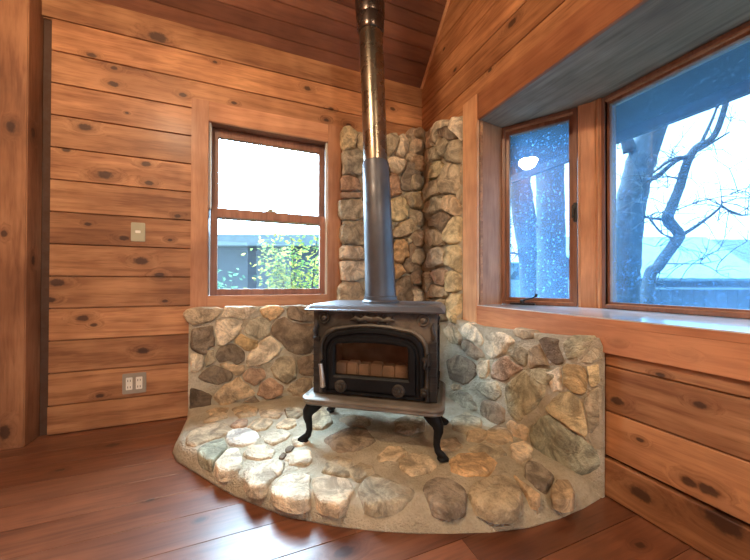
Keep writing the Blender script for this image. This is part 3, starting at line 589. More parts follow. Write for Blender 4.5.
for k in (0, 1):
    x0 = -1.05 + k * 1.05; b = MB(); r_ = random.random()
    for bx in (((x0, -.07, 0), (x0 + .10, -.03, 1.93)), ((x0 + .95, -.07, 0), (x0 + 1.05, -.03, 1.93)), ((x0 + .1, -.07, 1.83), (x0 + .95, -.03, 1.93)), ((x0 + .1, -.07, 0), (x0 + .95, -.03, .2))): b.box(*bx, r=r_, bev=.003)
    lf = b.build('fill_door_leaf', 'trimz', dr)
    b = MB(); b.box((x0 + .09, -.053, .19), (x0 + .96, -.047, 1.84)); b.build('pane', 'glass', lf)  # pane of the added fill door
# corner post and its dark reveal
b = MB(); b.box((-2.60, -.105, 0), (-2.368, .02, 4.0), bev=.004)
struct(b.build('trim_5', 'post'), 'square pine post at the left end of the back wall', 'post')

# casing boards of the sash window -------------------------------------------------
def framebox(mb, x0, x1, z0, z1, w, ya, yb, wt=None, wb=None, bev=.002, r=None):
    wt = w if wt is None else wt; wb = w if wb is None else wb
    mb.box((x0, ya, z0), (x0 + w, yb, z1), bev=bev, r=r); mb.box((x1 - w, ya, z0), (x1, yb, z1), bev=bev, r=r)
    mb.box((x0 + w, ya, z1 - wt), (x1 - w, yb, z1), bev=bev, r=r); mb.box((x0 + w, ya, z0), (x1 - w, yb, z0 + wb), bev=bev, r=r)
W1 = struct(empty('window_1', (-1.175, 0, .7)), 'double-hung wooden sash window in the back wall', 'window')
def w1(mb, nm, mat, parent=None, **k):
    o = mb.build(nm, mat, parent or W1, **k)
    o.location = tuple(-c for c in W1.location) if (parent is None or parent is W1) else (0, 0, 0); return o
b = MB(); b.box((-1.655, -.024, .60), (-1.560, 0.0, 1.985), bev=.003); w1(b, 'casing', 'trimz')
b = MB(); b.box((-.792, -.024, .60), (-.695, 0.0, 1.985), bev=.003); w1(b, 'casing', 'trimz')
b = MB(); b.box((-1.560, -.022, 1.861), (-.792, 0.0, 1.985), bev=.003); w1(b, 'casing', 'trimx')
b = MB(); b.box((-1.560, -.026, .62), (-.792, 0.0, .752), bev=.003); w1(b, 'casing', 'trimx')
b = MB()
b.box((-1.60, .0, .73), (-1.560, .125, 1.89)); b.box((-.792, .0, .73), (-.745, .125, 1.89)); b.box((-1.56, .0, 1.861), (-.792, .125, 1.89)); b.box((-1.56, .0, .73), (-.792, .14, .752))
w1(b, 'jamb', 'sash')
b = MB(); b.box((-1.5598, .002, 1.31), (-1.548, .045, 1.861)); w1(b, 'jamb_liner', 'liner')
b = MB(); b.box((-.804, .002, .752), (-.7922, .03, 1.861)); w1(b, 'jamb_liner', 'liner')
b = MB(); framebox(b, -1.556, -.797, 1.262, 1.858, .045, .062, .098, wt=.056, wb=.058); up = w1(b, 'upper_sash', 'sash')
b = MB(); b.box((-1.515, .078, 1.315), (-.838, .082, 1.806)); w1(b, 'pane', 'glass', up)
b = MB(); framebox(b, -1.552, -.801, .753, 1.322, .040, .022, .058, wt=.058, wb=.040); lo = w1(b, 'lower_sash', 'sash')
b = MB(); b.box((-1.515, .038, .788), (-.838, .042, 1.27)); w1(b, 'pane', 'glass', lo)
b = MB(); b.box((-1.215, .020, 1.322), (-1.145, .05, 1.33), bev=.003); b.box((-1.20, .014, 1.329), (-1.165, .04, 1.342), bev=.004); w1(b, 'sash_lock', 'brass', lo)

# BAY WINDOW -----------------------------------------------------------------------
A, B = Vector((.192, -.675)), Vector((.452, -1.085)); YM = (BAY0 + BAY1) / 2
A2, B2 = Vector((A.x, 2 * YM - A.y)), Vector((B.x, 2 * YM - B.y))
def panel_map(P, Q):
    e = (Q - P).normalized(); n = Vector((e.y, -e.x))      # n points outside
    if n.x < 0: n = -n
    return lambda s, d, z: (P.x + e.x * s + n.x * d, P.y + e.y * s + n.y * d, z)
def bay_window(name, P, Q, L, s0, label, glass, hw):
    mp = panel_map(P, Q)
    w = struct(empty(name, (P.x, P.y, ZS)), label, 'window')
    def pt(mb, nm, mat, par=None, **k):
        o = mb.build(nm, mat, par or w, **k)
        if par is None: o.location = (-P.x, -P.y, -ZS)
        return o
    def ring(x0, x1, z0, z1, wd, ya, yb, bev=.002):
        mb = MB(); r = random.random()
        for (a, c) in (((x0, ya, z0), (x0 + wd, yb, z1)), ((x1 - wd, ya, z0), (x1, yb, z1)), ((x0 + wd, ya, z1 - wd), (x1 - wd, yb, z1)), ((x0 + wd, ya, z0), (x1 - wd, yb, z0 + wd))):
            mb.box(a, c, mp=mp, r=r, bev=bev)
        return mb
    s1 = s0 + L; za, zb = ZS + .003, ZH - .003
    pt(ring(s0, s1, za, zb, .018, 0, .10), 'frame', 'sash')
    pt(ring(s0 + .008, s1 - .008, za + .012, zb - .016, .010, .004, .09), 'stop_moulding', 'trimz')
    sa = ring(s0 + .014, s1 - .014, za + .016, zb - .024, hw, .022, .065); sash = pt(sa, 'sash', 'sash')
    g = hw + .012
    mb = MB(); mb.box((s0 + g, .042, za + g - .012), (s1 - g, .046, zb - g - .008), mp=mp); pt(mb, 'pane', glass, sash)
    return w, mp, pt
w2, mp2, pt2 = bay_window('window_2', A, B, .405, .004, 'narrow casement with crank handle on the left flank of the bay', 'dusty', .026)
w3, mp3, pt3 = bay_window('window_3', B, B2, (B2 - B).length - .08, .04, 'wide fixed pane of the bay looking out on bare trees', 'dustyb', .016)
w4, mp4, pt4 = bay_window('window_4', A2, B2, .405, .004, 'narrow casement on the right flank of the bay', 'dusty', .026)
# crank handle and latch
mb = MB(); mb.box((.055, -.028, ZS + .002), (.20, .004, ZS + .014), mp=mp2, bev=.004); mb.lathe([(.014, ZS + .012), (.012, ZS + .03), (.004, ZS + .034)], 16, (.125, -.012), mp=lambda x, y, z: mp2(x, y, z))
cr = pt2(mb, 'crank_handle', 'black', smooth=True)
mb = MB(); mb.tube([mp2(.125, -.014, ZS + .026), mp2(.15, -.02, ZS + .036), mp2(.185, -.024, ZS + .047), mp2(.203, -.024, ZS + .058)], [.006, .0055, .005, .006], 10)
mb.tube([mp2(.202, -.024, ZS + .052), mp2(.206, -.024, ZS + .072)], [.0075, .008], 10); pt2(mb, 'crank_arm', 'black', cr, smooth=True)
mb = MB(); mb.box((.392, -.012, 1.185), (.412, .008, 1.295), mp=mp2, bev=.003); mb.box((.384, -.024, 1.26), (.402, -.008, 1.282), mp=mp2, bev=.003); mb.box((.384, -.03, 1.205), (.396, -.014, 1.275), mp=mp2, bev=.003)
pt2(mb, 'latch', 'black', smooth=True)
# mullion posts, jambs, header, soffit, sill
def mullion(nm, P, Q, Qe, label):
    e = (Q - P).normalized(); n = panel_map(P, Q); f = panel_map(Q, Qe)
    pts = [n((Q - P).length - .072, -.004, 0)[:2], n((Q - P).length - .012, -.006, 0)[:2], f(.010, -.006, 0)[:2], f(.042, -.004, 0)[:2], f(.042, .10, 0)[:2], f(-.05, .10, 0)[:2], n((Q - P).length - .072, .10, 0)[:2]]
    b = MB(); b.prism(pts, ZS, ZH)
    o = b.build(nm, 'trimz'); struct(o, label, 'mullion')
    sl = (Q - P).length
    for mp_, a, c in ((f, .012, .018), (f, .030, .036), (n, sl - .066, sl - .060)):
        b = MB(); b.box((a, -.013, ZS + .001), (c, .0, ZH - .001), mp=mp_, bev=.002); b.build('bead', 'trimpale', o)
mullion('trim_6', A, B, B2, 'wooden corner post between casement and wide pane of the bay')
mullion('trim_7', A2, B2, B, 'wooden corner post at the far right of the bay')
b = MB(); b.prism([(0.0, BAY0), (A.x + .01, A.y + .003), (A.x + .04, A.y + .06), (0.0, BAY0 + .06)], ZS - .04, ZH + .01)
struct(b.build('trim_8', 'trimz'), 'smooth reveal board at the left side of the bay', 'trim')
b = MB(); b.prism([(0.0, BAY1), (A2.x + .01, A2.y - .003), (A2.x + .04, A2.y - .06), (0.0, BAY1 - .06)], ZS - .04, ZH + .01)
struct(b.build('trim_9', 'trimz'), 'smooth reveal board at the right side of the bay', 'trim')
bayplan = [(-.001, BAY0 + .02), (A.x + .06, A.y + .06), (B.x + .16, B.y + .06), (B2.x + .16, B2.y - .06), (A2.x + .06, A2.y - .06), (-.001, BAY1 - .02)]
b = MB(); b.prism([(0 if x < 0 else x, y) for x, y in bayplan], ZH, ZH + .03)
struct(b.build('trim_10', 'soffit'), 'grey weathered board soffit over the bay window', 'soffit')
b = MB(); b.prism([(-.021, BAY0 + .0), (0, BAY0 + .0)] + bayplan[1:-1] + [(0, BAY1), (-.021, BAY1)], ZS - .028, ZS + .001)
struct(b.build('trim_11', 'sill'), 'deep bay window sill with daylight glare put into its pale colour', 'window sill')
b = MB(); b.board(-3.4, -.60, .565, .6715, lambda u, w, d: (-.022 - d, u, w), th=.022, c=.003); b.box((-.0235, -3.4, .6718), (-.0212, BAY0 + .01, .6985), bev=.001)
struct(b.build('trim_12', 'trimy'), 'pine apron board under the bay window sill', 'trim')
b = MB(); b.box((-.0225, -3.4, ZH - .004), (-.0005, BAY0 + .001, 1.9995), bev=.003)
struct(b.build('trim_13', 'trimy'), 'long header board over the bay window opening', 'header')
b = MB(); b.box((-.028, BAY0 + .002, .56), (0, -.566, 2.0), bev=.004)
struct(b.build('trim_14', 'trimpale'), 'upright pine casing between stone and bay window', 'trim')
# bay skirt outside, roof
b = MB(); b.prism([(max(x, .195), y) for x, y in bayplan], -.6, ZS - .031); struct(b.build('trim_15', 'bluewall'), 'outside skirt below the bay window', 'wall')
b = MB(); b.prism([(max(x, .195), y) for x, y in bayplan], ZH + .031, ZH + .09); struct(b.build('trim_16', 'roofdark'), 'little roof of the bay window', 'roof')
# porch eave outside
b = MB(); b.add([(.5, .6, 2.33), (1.22, .6, 1.93), (1.22, -7, 1.93), (.5, -7, 2.33), (.5, .6, 2.40), (1.22, .6, 2.03), (1.22, -7, 2.03), (.5, -7, 2.40)], [(0,1,2,3),(4,7,6,5),(0,4,5,1),(1,5,6,2),(2,6,7,3),(3,7,4,0)])
b.box((1.19, -7, 1.875), (1.23, .6, 2.05))
struct(b.build('trim_17', 'roofdark'), 'dark roof overhang outside the bay window', 'eave')

# ------------------------------------------------------------------ stonework
def noisy(p, s=9., a=.006): return noise.noise(Vector(p) * s) * a
def slab(name, outl, mp, th, parent, step=.02):
    """mortar bed: an outline in wall coordinates, lumpy face, closed back"""
    u0, u1 = min(p[0] for p in outl), max(p[0] for p in outl); z0, z1 = min(p[1] for p in outl), max(p[1] for p in outl)
    bm = bmesh.new(); f = bm.faces.new([bm.verts.new((x, z, 0)) for x, z in outl])
    for k in range(1, int((u1 - u0) / step)):
        bmesh.ops.bisect_plane(bm, geom=bm.verts[:] + bm.edges[:] + bm.faces[:], plane_co=(u0 + k * step, 0, 0), plane_no=(1, 0, 0))
    for k in range(1, int((z1 - z0) / step)):
        bmesh.ops.bisect_plane(bm, geom=bm.verts[:] + bm.edges[:] + bm.faces[:], plane_co=(0, z0 + k * step, 0), plane_no=(0, 1, 0))
    ex = bmesh.ops.extrude_face_region(bm, geom=bm.faces[:])
    top = [v for v in ex['geom'] if isinstance(v, bmesh.types.BMVert)]
    bd = {v.index for v in top}
    for v in top:
        edge = any(len(f.verts) and abs(f.normal.z) < .1 for f in v.link_faces) 
        n = noise.noise(Vector((v.co.x * 8, v.co.y * 8, 3.3))) * .012 + noise.noise(Vector((v.co.x * 22, v.co.y * 22, 1.3))) * .008 + noise.noise(Vector((v.co.x * 48, v.co.y * 48, 7))) * .004
        v.co.z = (th(v.co.x, v.co.y) if callable(th) else th) + n - (.012 if any(e.is_boundary for e in v.link_edges) else 0)
    bm.verts.ensure_lookup_table(); bm.verts.index_update()
    mb = MB(); mb.add([mp(v.co.x, v.co.y, v.co.z) for v in bm.verts], [[v.index for v in f.verts] for f in bm.faces]); bm.free()
    return mb.build(name, 'mortar', parent, smooth=60)

SCOL = {'t': (.40, .315, .215), 'p': (.52, .45, .345), 'g': (.335, .29, .21), 'b': (.19, .145, .105), 'd': (.16, .13, .10), 'D': (.10, .075, .055), 'r': (.34, .225, .155),
        'o': (.42, .31, .165), 'O': (.46, .30, .16), 'y': (.45, .38, .235), 'v': (.33, .31, .22), 'V': (.27, .275, .21), 'G': (.23, .20, .165), 'w': (.56, .52, .46)}
def rock(outl, mp, rise, seed, parent, col, name='fieldstone', flat=False):
    rnd = random.Random(seed)
    n0 = len(outl); cx = sum(p[0] for p in outl) / n0; cz = sum(p[1] for p in outl) / n0
    # resample the outline by Catmull-Rom blended with straight edges: angular but eased
    pts = []
    K = 4
    for i in range(n0):
        p0, p1, p2, p3 = outl[i - 1], outl[i], outl[(i + 1) % n0], outl[(i + 2) % n0]
        for k in range(K):
            t = k / K
            q = []
            for a in (0, 1):
                cr = .5 * (2 * p1[a] + (p2[a] - p0[a]) * t + (2 * p0[a] - 5 * p1[a] + 4 * p2[a] - p3[a]) * t * t + (3 * p1[a] - p0[a] - 3 * p2[a] + p3[a]) * t ** 3)
                q.append(.65 * cr + .35 * (p1[a] + (p2[a] - p1[a]) * t))
            pts.append(q)
    size = sum(math.hypot(p[0] - cx, p[1] - cz) for p in pts) / len(pts)
    # facet planes for a split-face look
    pl = []
    for _ in range(4 if not flat else 2):
        a = rnd.uniform(0, 2 * PI); k = rnd.uniform(.25, .75) * (.5 if flat else 1); pl.append((math.cos(a) * k, math.sin(a) * k, rnd.uniform(.72, 1.1)))
    def height(x, z, f):
        dx, dz = (x - cx) / size, (z - cz) / size
        dome = (1 - f ** (7 if not flat else 12)) * 1.0
        h = min([dome] + [c - (a * dx + bb * dz) * .8 for a, bb, c in pl])
        s = Vector((x * 14 + seed, z * 14, seed * 1.7))
        return max(-.2, h) * rise + (noise.noise(s) * .16 + noise.noise(s * 2.7) * .07) * rise * (1 if f < .97 else .4)
    rs = [[mp(cx + (x - cx) * 1.02, cz + (z - cz) * 1.02, -.035) for x, z in pts]]
    for f in (1.0, .985, .95, .88, .76, .60, .42, .22):
        ring = []
        for x, z in pts:
            X, Z = cx + (x - cx) * f, cz + (z - cz) * f
            j = noise.noise(Vector((X * 25, Z * 25, seed))) * .006
            X += j * (x - cx) / size; Z += j * (z - cz) / size
            ring.append(mp(X, Z, height(X, Z, f) if f < 1 else -.006))
        rs.append(ring)
    mb = MB(); n = len(pts); mb.rings(rs, cap0=True, r=rnd.random())
    o = len(mb.v); mb.v.append(mp(cx, cz, height(cx, cz, 0))); base = (len(rs) - 1) * n
    for k in range(n): mb.f.append((base + k, base + (k + 1) % n, o)); mb.r.append(.5)
    ob = mb.build(name, 'stone', parent, smooth=38)
    c = tuple(min(.75, q * 1.25 + m_ * .06) for q, m_ in zip(SCOL[col], (.50, .43, .32))); j = rnd.uniform(.88, 1.12); jr = rnd.uniform(.96, 1.04)
    ob.color = (c[0] * j * jr, c[1] * j, c[2] * j / jr, 1)
    return ob

GAP = .0015
sb = tag(empty('stone_wall', (-.85, -.03, 0)), 'rough fieldstone facing on the back wall, low under the sash window and tall behind the stove pipe', 'stone wall')
sr = tag(empty('stone_wall', (-.03, -.75, 0)), 'rough fieldstone facing on the gable wall, stepping down from the corner to below the bay sill', 'stone wall')
hearth = tag(empty('hearth', (-.8, -.7, 0)), 'curved raised fieldstone hearth set in mortar under the stove', 'hearth')
TB = .07; TH = .085
mpb = lambda u, w, d: (u + .85, -d + .03, w)
def tp(u, w):
    if w > .625: t = (u + .572) / .10
    else: t = (u + 1.428) / .14
    t = max(0, min(1, t)); return .36 + .64 * t * (2 - t)
mpr = lambda u, w, d: (-d * tp(u, w) + .03, u + .75, w)
slab('mortar', [(-1.655, .0), (-GAP, .0), (-GAP, 2.07), (-.09, 2.06), (-.16, 2.0), (-.25, 1.965), (-.40, 1.965), (-.690, 1.95), (-.688, .676), (-.9, .68), (-1.37, .678), (-1.655, .655)], lambda u, w, d: mpb(u, w, d + .029), lambda x, z: TB - .029 - (.018 if x > -.70 and z > .72 else 0), sb)
slab('mortar', [(-.072, .0), (-.072, 2.05), (-.2, 1.985), (-.33, 1.98), (-.46, 1.95), (-.5655, 1.93), (-.5655, .60), (-.78, .585), (-1.18, .605), (-1.412, .622), (-1.426, .59), (-1.424, .0)], lambda u, w, d: mpr(u, w, d + .029), lambda x, z: TB - .029 - (.018 if z > .64 else 0), sr)
# hearth bed
mb = MB(); cx, cy = -.45, -.42
outl = []
O = [(-.071, -.071), (-1.655, -.071), (-1.66, -.14)] + [tuple(p) for p in HEARTH_OUT[2:-1]] + [(-.022, -1.418)]
for i in range(len(O)):
    p, q = O[i], O[(i + 1) % len(O)]; d = math.hypot(q[0] - p[0], q[1] - p[1]); k = max(1, int(d / .03))
    for j in range(k): outl.append((p[0] + (q[0] - p[0]) * j / k, p[1] + (q[1] - p[1]) * j / k))
def hz(x, y, f):
    edge = not (x > -.10 or y > -.10)
    n = noise.noise(Vector((x * 6, y * 6, 9))) * .012 + noise.noise(Vector((x * 18, y * 18, 4))) * .008 + noise.noise(Vector((x * 45, y * 45, 2))) * .006
    return n
rs = [[(x, y, 0.0005) for x, y in outl]]
for f in [.998, .992, .984, .974, .96, .94, .91, .87, .82, .76, .70, .63, .56, .49, .42, .35, .28, .2, .12, .05]:
    ring = []
    for x, y in outl:
        X, Y = cx + (x - cx) * f, cy + (y - cy) * f
        dist = (1 - f) * math.hypot(x - cx, y - cy)
        onwall = (x > -.08 and y > -1.36) or y > -.08
        wr = .045 + .095 * max(0, min(1, (x + 1.15) / .5))
        t = 1 if onwall else min(1, dist / wr)
        h = .072 * (1 - (1 - t) ** 2.6)
        ring.append((X, Y, max(.002, h + hz(X, Y, f) * min(1, t + .25))))
    rs.append(ring)
mb.rings(rs, cap0=True, cap1=True)
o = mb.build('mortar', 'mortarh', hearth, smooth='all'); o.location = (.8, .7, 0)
mph = lambda u, w, d: (u + .8, w + .7, d + .073)
for i, line in enumerate(STONES.split('\n')):
    a = line.split(); pts = [tuple(float(t) / 1000 for t in s.split(',')) for s in a[2:]]
    ar = abs(sum(pts[k][0] * pts[(k + 1) % len(pts)][1] - pts[(k + 1) % len(pts)][0] * pts[k][1] for k in range(len(pts)))) / 2
    sz = math.sqrt(ar)
    if a[0] == 'B': ob = rock(pts, lambda u, w, d: mpb(u, w, d + TB - .002), (.028 if pts[0][0] < -.70 else .050) * min(1, .4 + sz * 4), i + 1, sb, a[1])
    elif a[0] == 'R': ob = rock(pts, lambda u, w, d: mpr(u, w, d + TB - .002), (.026 if pts[0][1] < .62 else .048) * min(1, .4 + sz * 4), i + 1, sr, a[1])
    else:
        pts = [(u, w) for u, w in pts]
        ob = rock(pts, mph, min(.016, .007 + sz * .055), i + 1, hearth, a[1], flat=True)
        if a[1] == 'w': ob['label'] = 'round whitish cobble'

# stones turning the corner between the two walls
cor = [(-.006, .36, .13, .17, 't'), (.012, .55, .12, .15, 'g'), (-.008, .72, .14, .15, 'p'), (.006, .885, .12, .14, 'b'), (-.004, 1.04, .14, .14, 'g'), (.010, 1.19, .12, .13, 't'), (-.010, 1.34, .13, .14, 'g'),
       (.004, 1.49, .13, .13, 'y'), (-.006, 1.63, .12, .13, 'g'), (.010, 1.77, .13, .13, 't'), (-.004, 1.905, .13, .12, 'p'), (.004, 2.01, .10, .09, 'g')]
for i, (u0, z, w_, h_, c_) in enumerate(cor):
    rnd = random.Random(i + 500); pts = []
    for k in range(9):
        a = 2 * PI * (k + rnd.uniform(-.25, .25)) / 9; q = rnd.uniform(.86, 1.08)
        pts.append((u0 + w_ * .55 * q * math.cos(a), z + h_ * .53 * q * math.sin(a)))
    rock(pts, lambda u, w, d: (-.098 + .7071 * u - .7071 * d + .85, -.098 - .7071 * u - .7071 * d + .03, w), .045, 700 + i, sb, c_)

# ------------------------------------------------------------------ wood stove
RZ = math.radians(-35); HZ = .092; FT = -.014
ca, sa_ = math.cos(RZ), math.sin(RZ)
FC = Vector((-.770, -.858))
stove = tag(empty('wood_stove', (FC.x, FC.y, HZ), RZ), 'black cast iron wood stove on curved legs standing on the stone hearth', 'stove')
BW, BD, Z0, Z1 = .300, .36, .205, .610
b = MB()
b.box((-BW, .012, Z0), (-BW + .012, BD, Z1)); b.box((BW - .012, .012, Z0), (BW, BD, Z1)); b.box((-BW + .012, BD - .012, Z0), (BW - .012, BD, Z1))
b.box((-BW + .012, .012, Z0), (BW - .012, BD - .012, Z0 + .012)); b.box((-BW + .012, .012, Z1 - .012), (BW - .012, BD - .012, Z1))
for sx in (-1, 1):
    for zz_ in (.25, .55): b.box((sx * BW, .05, zz_), (sx * (BW + .006), BD - .04, zz_ + .012), bev=.002)
    b.box((sx * BW, .10, .30), (sx * (BW + .005), BD - .09, .52), bev=.003)
b.build('body', 'irondark', stove, smooth=30)
def arch(u0, u1, z0, z1, r, crown, y, n=10):
    p = [(u0, z0 + (z1 - r - z0) * k / 6) for k in range(6)]
    for k in range(n + 1):
        a = PI - (PI / 2) * k / n; p.append((u0 + r + r * math.cos(a), z1 - r + r * math.sin(a)))
    for k in range(1, 12):
        t = k / 12; p.append((u0 + r + (u1 - u0 - 2 * r) * t, z1 + crown * 4 * t * (1 - t)))
    for k in range(n + 1):
        a = PI / 2 - (PI / 2) * k / n; p.append((u1 - r + r * math.cos(a), z1 - r + r * math.sin(a)))
    p += [(u1, z1 - r + (z0 - z1 + r) * k / 6) for k in range(1, 7)]
    p += [(u1 + (u0 - u1) * k / 10, z0) for k in range(1, 10)]
    return [(x, y, z) for x, z in p]
# facade plate with arched opening
b = MB()
b.rings([arch(-BW, BW, Z0, Z1, .0008, 0, .012), arch(-BW, BW, Z0, Z1, .0008, 0, .001), arch(-BW + .002, BW - .002, Z0 + .002, Z1 - .002, .0008, 0, 0),
         arch(-.262, .258, Z0 + .004, .528, .10, .016, 0), arch(-.258, .254, Z0 + .006, .524, .10, .016, .010), arch(-.258, .254, Z0 + .006, .524, .10, .016, .012)])
fac = b.build('front_plate', 'facade', stove, smooth=35)
# arch moulding round the door
b = MB()
b.rings([arch(-.268, .264, Z0 + .003, .536, .105, .017, 0), arch(-.266, .262, Z0 + .004, .534, .104, .017, -.010), arch(-.258, .254, Z0 + .006, .526, .10, .017, -.014), arch(-.250, .246, Z0 + .008, .518, .096, .016, -.008), arch(-.249, .245, Z0 + .008, .517, .096, .016, .0)])
b.build('arch_moulding', 'facade', stove, smooth=35)
# pilasters, rosettes, floral swag
for sx in (-1, 1):
    b = MB(); u = sx * .281
    b.box((u - .015, -.006, Z0 + .004), (u + .015, 0, .47), bev=.002)
    for k in range(6): b.box((u - .017, -.010, .25 + k * .035), (u + .017, -.004, .258 + k * .035), bev=.002)
    b.box((u - .018, -.014, .468), (u + .018, 0, .482), bev=.003)
    b.tube([(u, -.006, .485), (u + sx * .006, -.012, .51), (u - sx * .004, -.010, .54), (u + sx * .004, -.006, .565)], [.006, .011, .008, .004], 10)
    b.build('pilaster', 'iron', stove, smooth=40)
    b = MB(); u = sx * .240
    mp = lambda x, y, z: (u + x, -z, .575 + y)
    b.lathe([(.028, 0), (.028, .007), (.025, .012), (.021, .012), (.019, .003), (.014, .003), (.013, .012), (.006, .017), (.0005, .018)], 28, mp=mp)
    b.build('rosette', 'facade', stove, smooth=35)
b = MB()
for sx in (-1, 1):
    b.tube([(0.005, -.006, .572), (sx * .03, -.012, .580), (sx * .055, -.010, .568), (sx * .08, -.012, .578), (sx * .108, -.006, .568)], [(.012, .011), (.015, .011), (.009, .009), (.013, .010), .003], 10)
    for (u, z, q, a) in ((.022, .562, .016, .4), (.045, .584, .014, -.5), (.066, .563, .015, .5), (.088, .582, .012, -.4), (.02, .590, .012, -.2)):
        b.tube([(sx * u, -.004, z), (sx * (u + q * .5), -.013, z + q * .35 * (1 if a > 0 else -1) * -1), (sx * (u + q), -.004, z)], [.002, .007, .001], 8)
b.lathe([(.015, 0), (.014, .008), (.008, .014), (.0005, .015)], 18, mp=lambda x, y, z: (.003 + x, -z, .574 + y))
b.build('floral_ornament', 'facade', stove, smooth=50)
# door
b = MB()
DG = (-.184, .170, .303, .452)
b.rings([arch(-.247, .243, Z0 + .008, .515, .095, .016, .010), arch(-.247, .243, Z0 + .008, .515, .095, .016, -.010), arch(-.240, .236, Z0 + .012, .508, .090, .016, -.018), arch(-.228, .224, Z0 + .02, .496, .082, .015, -.018), arch(-.222, .218, Z0 + .024, .490, .078, .015, -.008),
         arch(-.212, .208, Z0 + .03, .480, .07, .014, -.008), arch(-.206, .202, Z0 + .034, .474, .066, .014, -.022), arch(-.193, .179, DG[2] - .01, .462, .03, .012, -.022), arch(DG[0], DG[1], DG[2], DG[3], .015, .010, -.014), arch(DG[0], DG[1], DG[2], DG[3], .015, .010, .010)])
door = b.build('door', 'irondark', stove, smooth=30)
b = MB(); b.rings([arch(DG[0] - .004, DG[1] + .004, DG[2] - .004, DG[3] + .004, .015, .010, .0), arch(DG[0] - .004, DG[1] + .004, DG[2] - .004, DG[3] + .004, .015, .010, .004)], True, True)
b.build('glass', 'stoveglass', door)
b = MB(); b.tube([(-.238, -.024, .372), (-.238, -.050, .370)], .006, 10); b.build('handle_bracket', 'irondark', door, smooth=40)
b = MB(); path = []; rad = []
for k in range(25):
    t = k / 24; path.append((-.240 + .012 * t + .004 * math.sin(t * 3), -.052 - .006 * math.sin(t * PI), .362 - .108 * t)); rad.append(.0075 + .0028 * (1 + math.sin(t * 60)) * .5 + .003 * t)
b.tube(path, rad, 14); hb = b.build('handle', 'nickel', door, smooth='all'); hb['label'] = 'pale coiled spring handle'
for (u, z) in ((-.150, .253), (.128, .252)):
    b = MB(); b.lathe([(.030, 0), (.030, .008), (.025, .014), (.012, .014), (.010, .022), (.0005, .024)], 24, mp=(lambda u, z: lambda x, y, q: (u + x, -.018 - q, z + y))(u, z))
    for k in range(6):
        a = k * PI / 3; b.box((u + .018 * math.cos(a) - .004, -.036, z + .018 * math.sin(a) - .004), (u + .018 * math.cos(a) + .004, -.03, z + .018 * math.sin(a) + .004), bev=.0015)
    b.build('air_knob', 'iron', door, smooth=35)
b = MB(); b.box((.228, -.03, .235), (.262, 0, .272), bev=.004); b.lathe([(.011, 0), (.011, .02), (.006, .024), (.0005, .024)], 18, mp=lambda x, y, q: (.245 + x, -.03 - q, .256 + y)); b.build('latch', 'iron', stove, smooth=35)
for zc in (.395,):
    b = MB(); b.tube([(.262, -.016, zc - .022), (.262, -.016, zc + .03)], .009, 12); b.box((.236, -.024, zc - .005), (.272, -.008, zc + .015), bev=.003); b.tube([(.25, -.02, zc), (.244, -.026, zc - .03), (.254, -.018, zc - .045)], [.008, .007, .003], 8); b.build('hinge', 'iron', stove, smooth=40)
# firebox lining: brick row, back and sides
for k in range(7):
    u = -.215 + k * .062; b = MB(); b.box((u, .075, .232), (u + .058, .14, .336 + (k % 2) * .006), bev=.006); b.build('firebrick', 'brick', stove, smooth=30)
b = MB(); b.box((-.27, BD - .05, .22), (.27, BD - .02, .58)); b.box((-.285, .02, .22), (-.26, BD - .05, .58)); b.box((.26, .02, .22), (.285, BD - .05, .58)); b.box((-.26, .02, .218), (.26, BD - .05, .232)); b.build('firebox_lining', 'soot', stove)
# top plate: rounded rectangle rings with an ogee edge
def rrect(x0, x1, y0, y1, r, z, n=6):
    p = []
    for (cx_, cy_, a0) in ((x1 - r, y1 - r, 0), (x0 + r, y1 - r, PI / 2), (x0 + r, y0 + r, PI), (x1 - r, y0 + r, 1.5 * PI)):
        for k in range(n + 1):
            a = a0 + PI / 2 * k / n; p.append((cx_ + r * math.cos(a), cy_ + r * math.sin(a), z))
    return p
def rr(o, r, z): return rrect(-BW - o, BW + o, -o, BD + o * .6, r, z)
b = MB(); b.rings([rr(.006, .006, Z1 - .002), rr(.034, .012, Z1 - .001), rr(.036, .012, Z1 + .006), rr(.030, .012, Z1 + .009), rr(.020, .012, Z1 + .022), rr(.012, .012, Z1 + .027), rr(.008, .012, Z1 + .027), rr(.002, .01, Z1 + .030)], True, True)
b.build('top_plate', 'topplate', stove, smooth=25)
# ash shelf
def sh(o, z, fr=0): return rrect(-BW - .036 + o, BW + .036 - o, -.085 + o + fr, BD - .02, .055 - o * .6, z, 8)
b = MB(); b.rings([sh(.022, Z0 - .036), sh(.008, Z0 - .033), sh(.002, Z0 - .026), sh(.004, Z0 - .018), sh(.0, Z0 - .012), sh(.0, Z0 - .005), sh(.005, Z0 - .001), sh(.014, Z0 + .002), sh(.022, Z0 - .0015), sh(.03, Z0 - .0015)], True, True)
b.build('ash_shelf', 'shelf', stove, smooth=30)
# cabriole legs
for (sx, y, dy) in ((-1, -.030, -1), (1, -.030, -1), (-1, BD - .09, 1), (1, BD - .09, 1)):
    b = MB(); x = sx * .268
    ox, oy = sx * 1.05, dy * .45
    prof = [(.00, .172, .036, .030), (.018, .150, .034, .028), (.036, .125, .027, .023), (.038, .100, .021, .018), (.032, .070, .016, .0145), (.030, .040, .0145, .0135), (.036, .016, .016, .015), (.050, .001, .019, .013), (.066, -.006, .016, .009), (.078, -.006, .008, .006)]
    b.tube([(x + ox * d, y + oy * d, z) for d, z, *_ in prof], [(p[2], p[3]) for p in prof], 14)
    b.lathe([(.022, FT), (.024, FT + .004), (.022, FT + .009), (.012, FT + .013)], 18, (x + ox * .054, y + oy * .054))
    b.build('leg', 'irondark', stove, smooth=60)
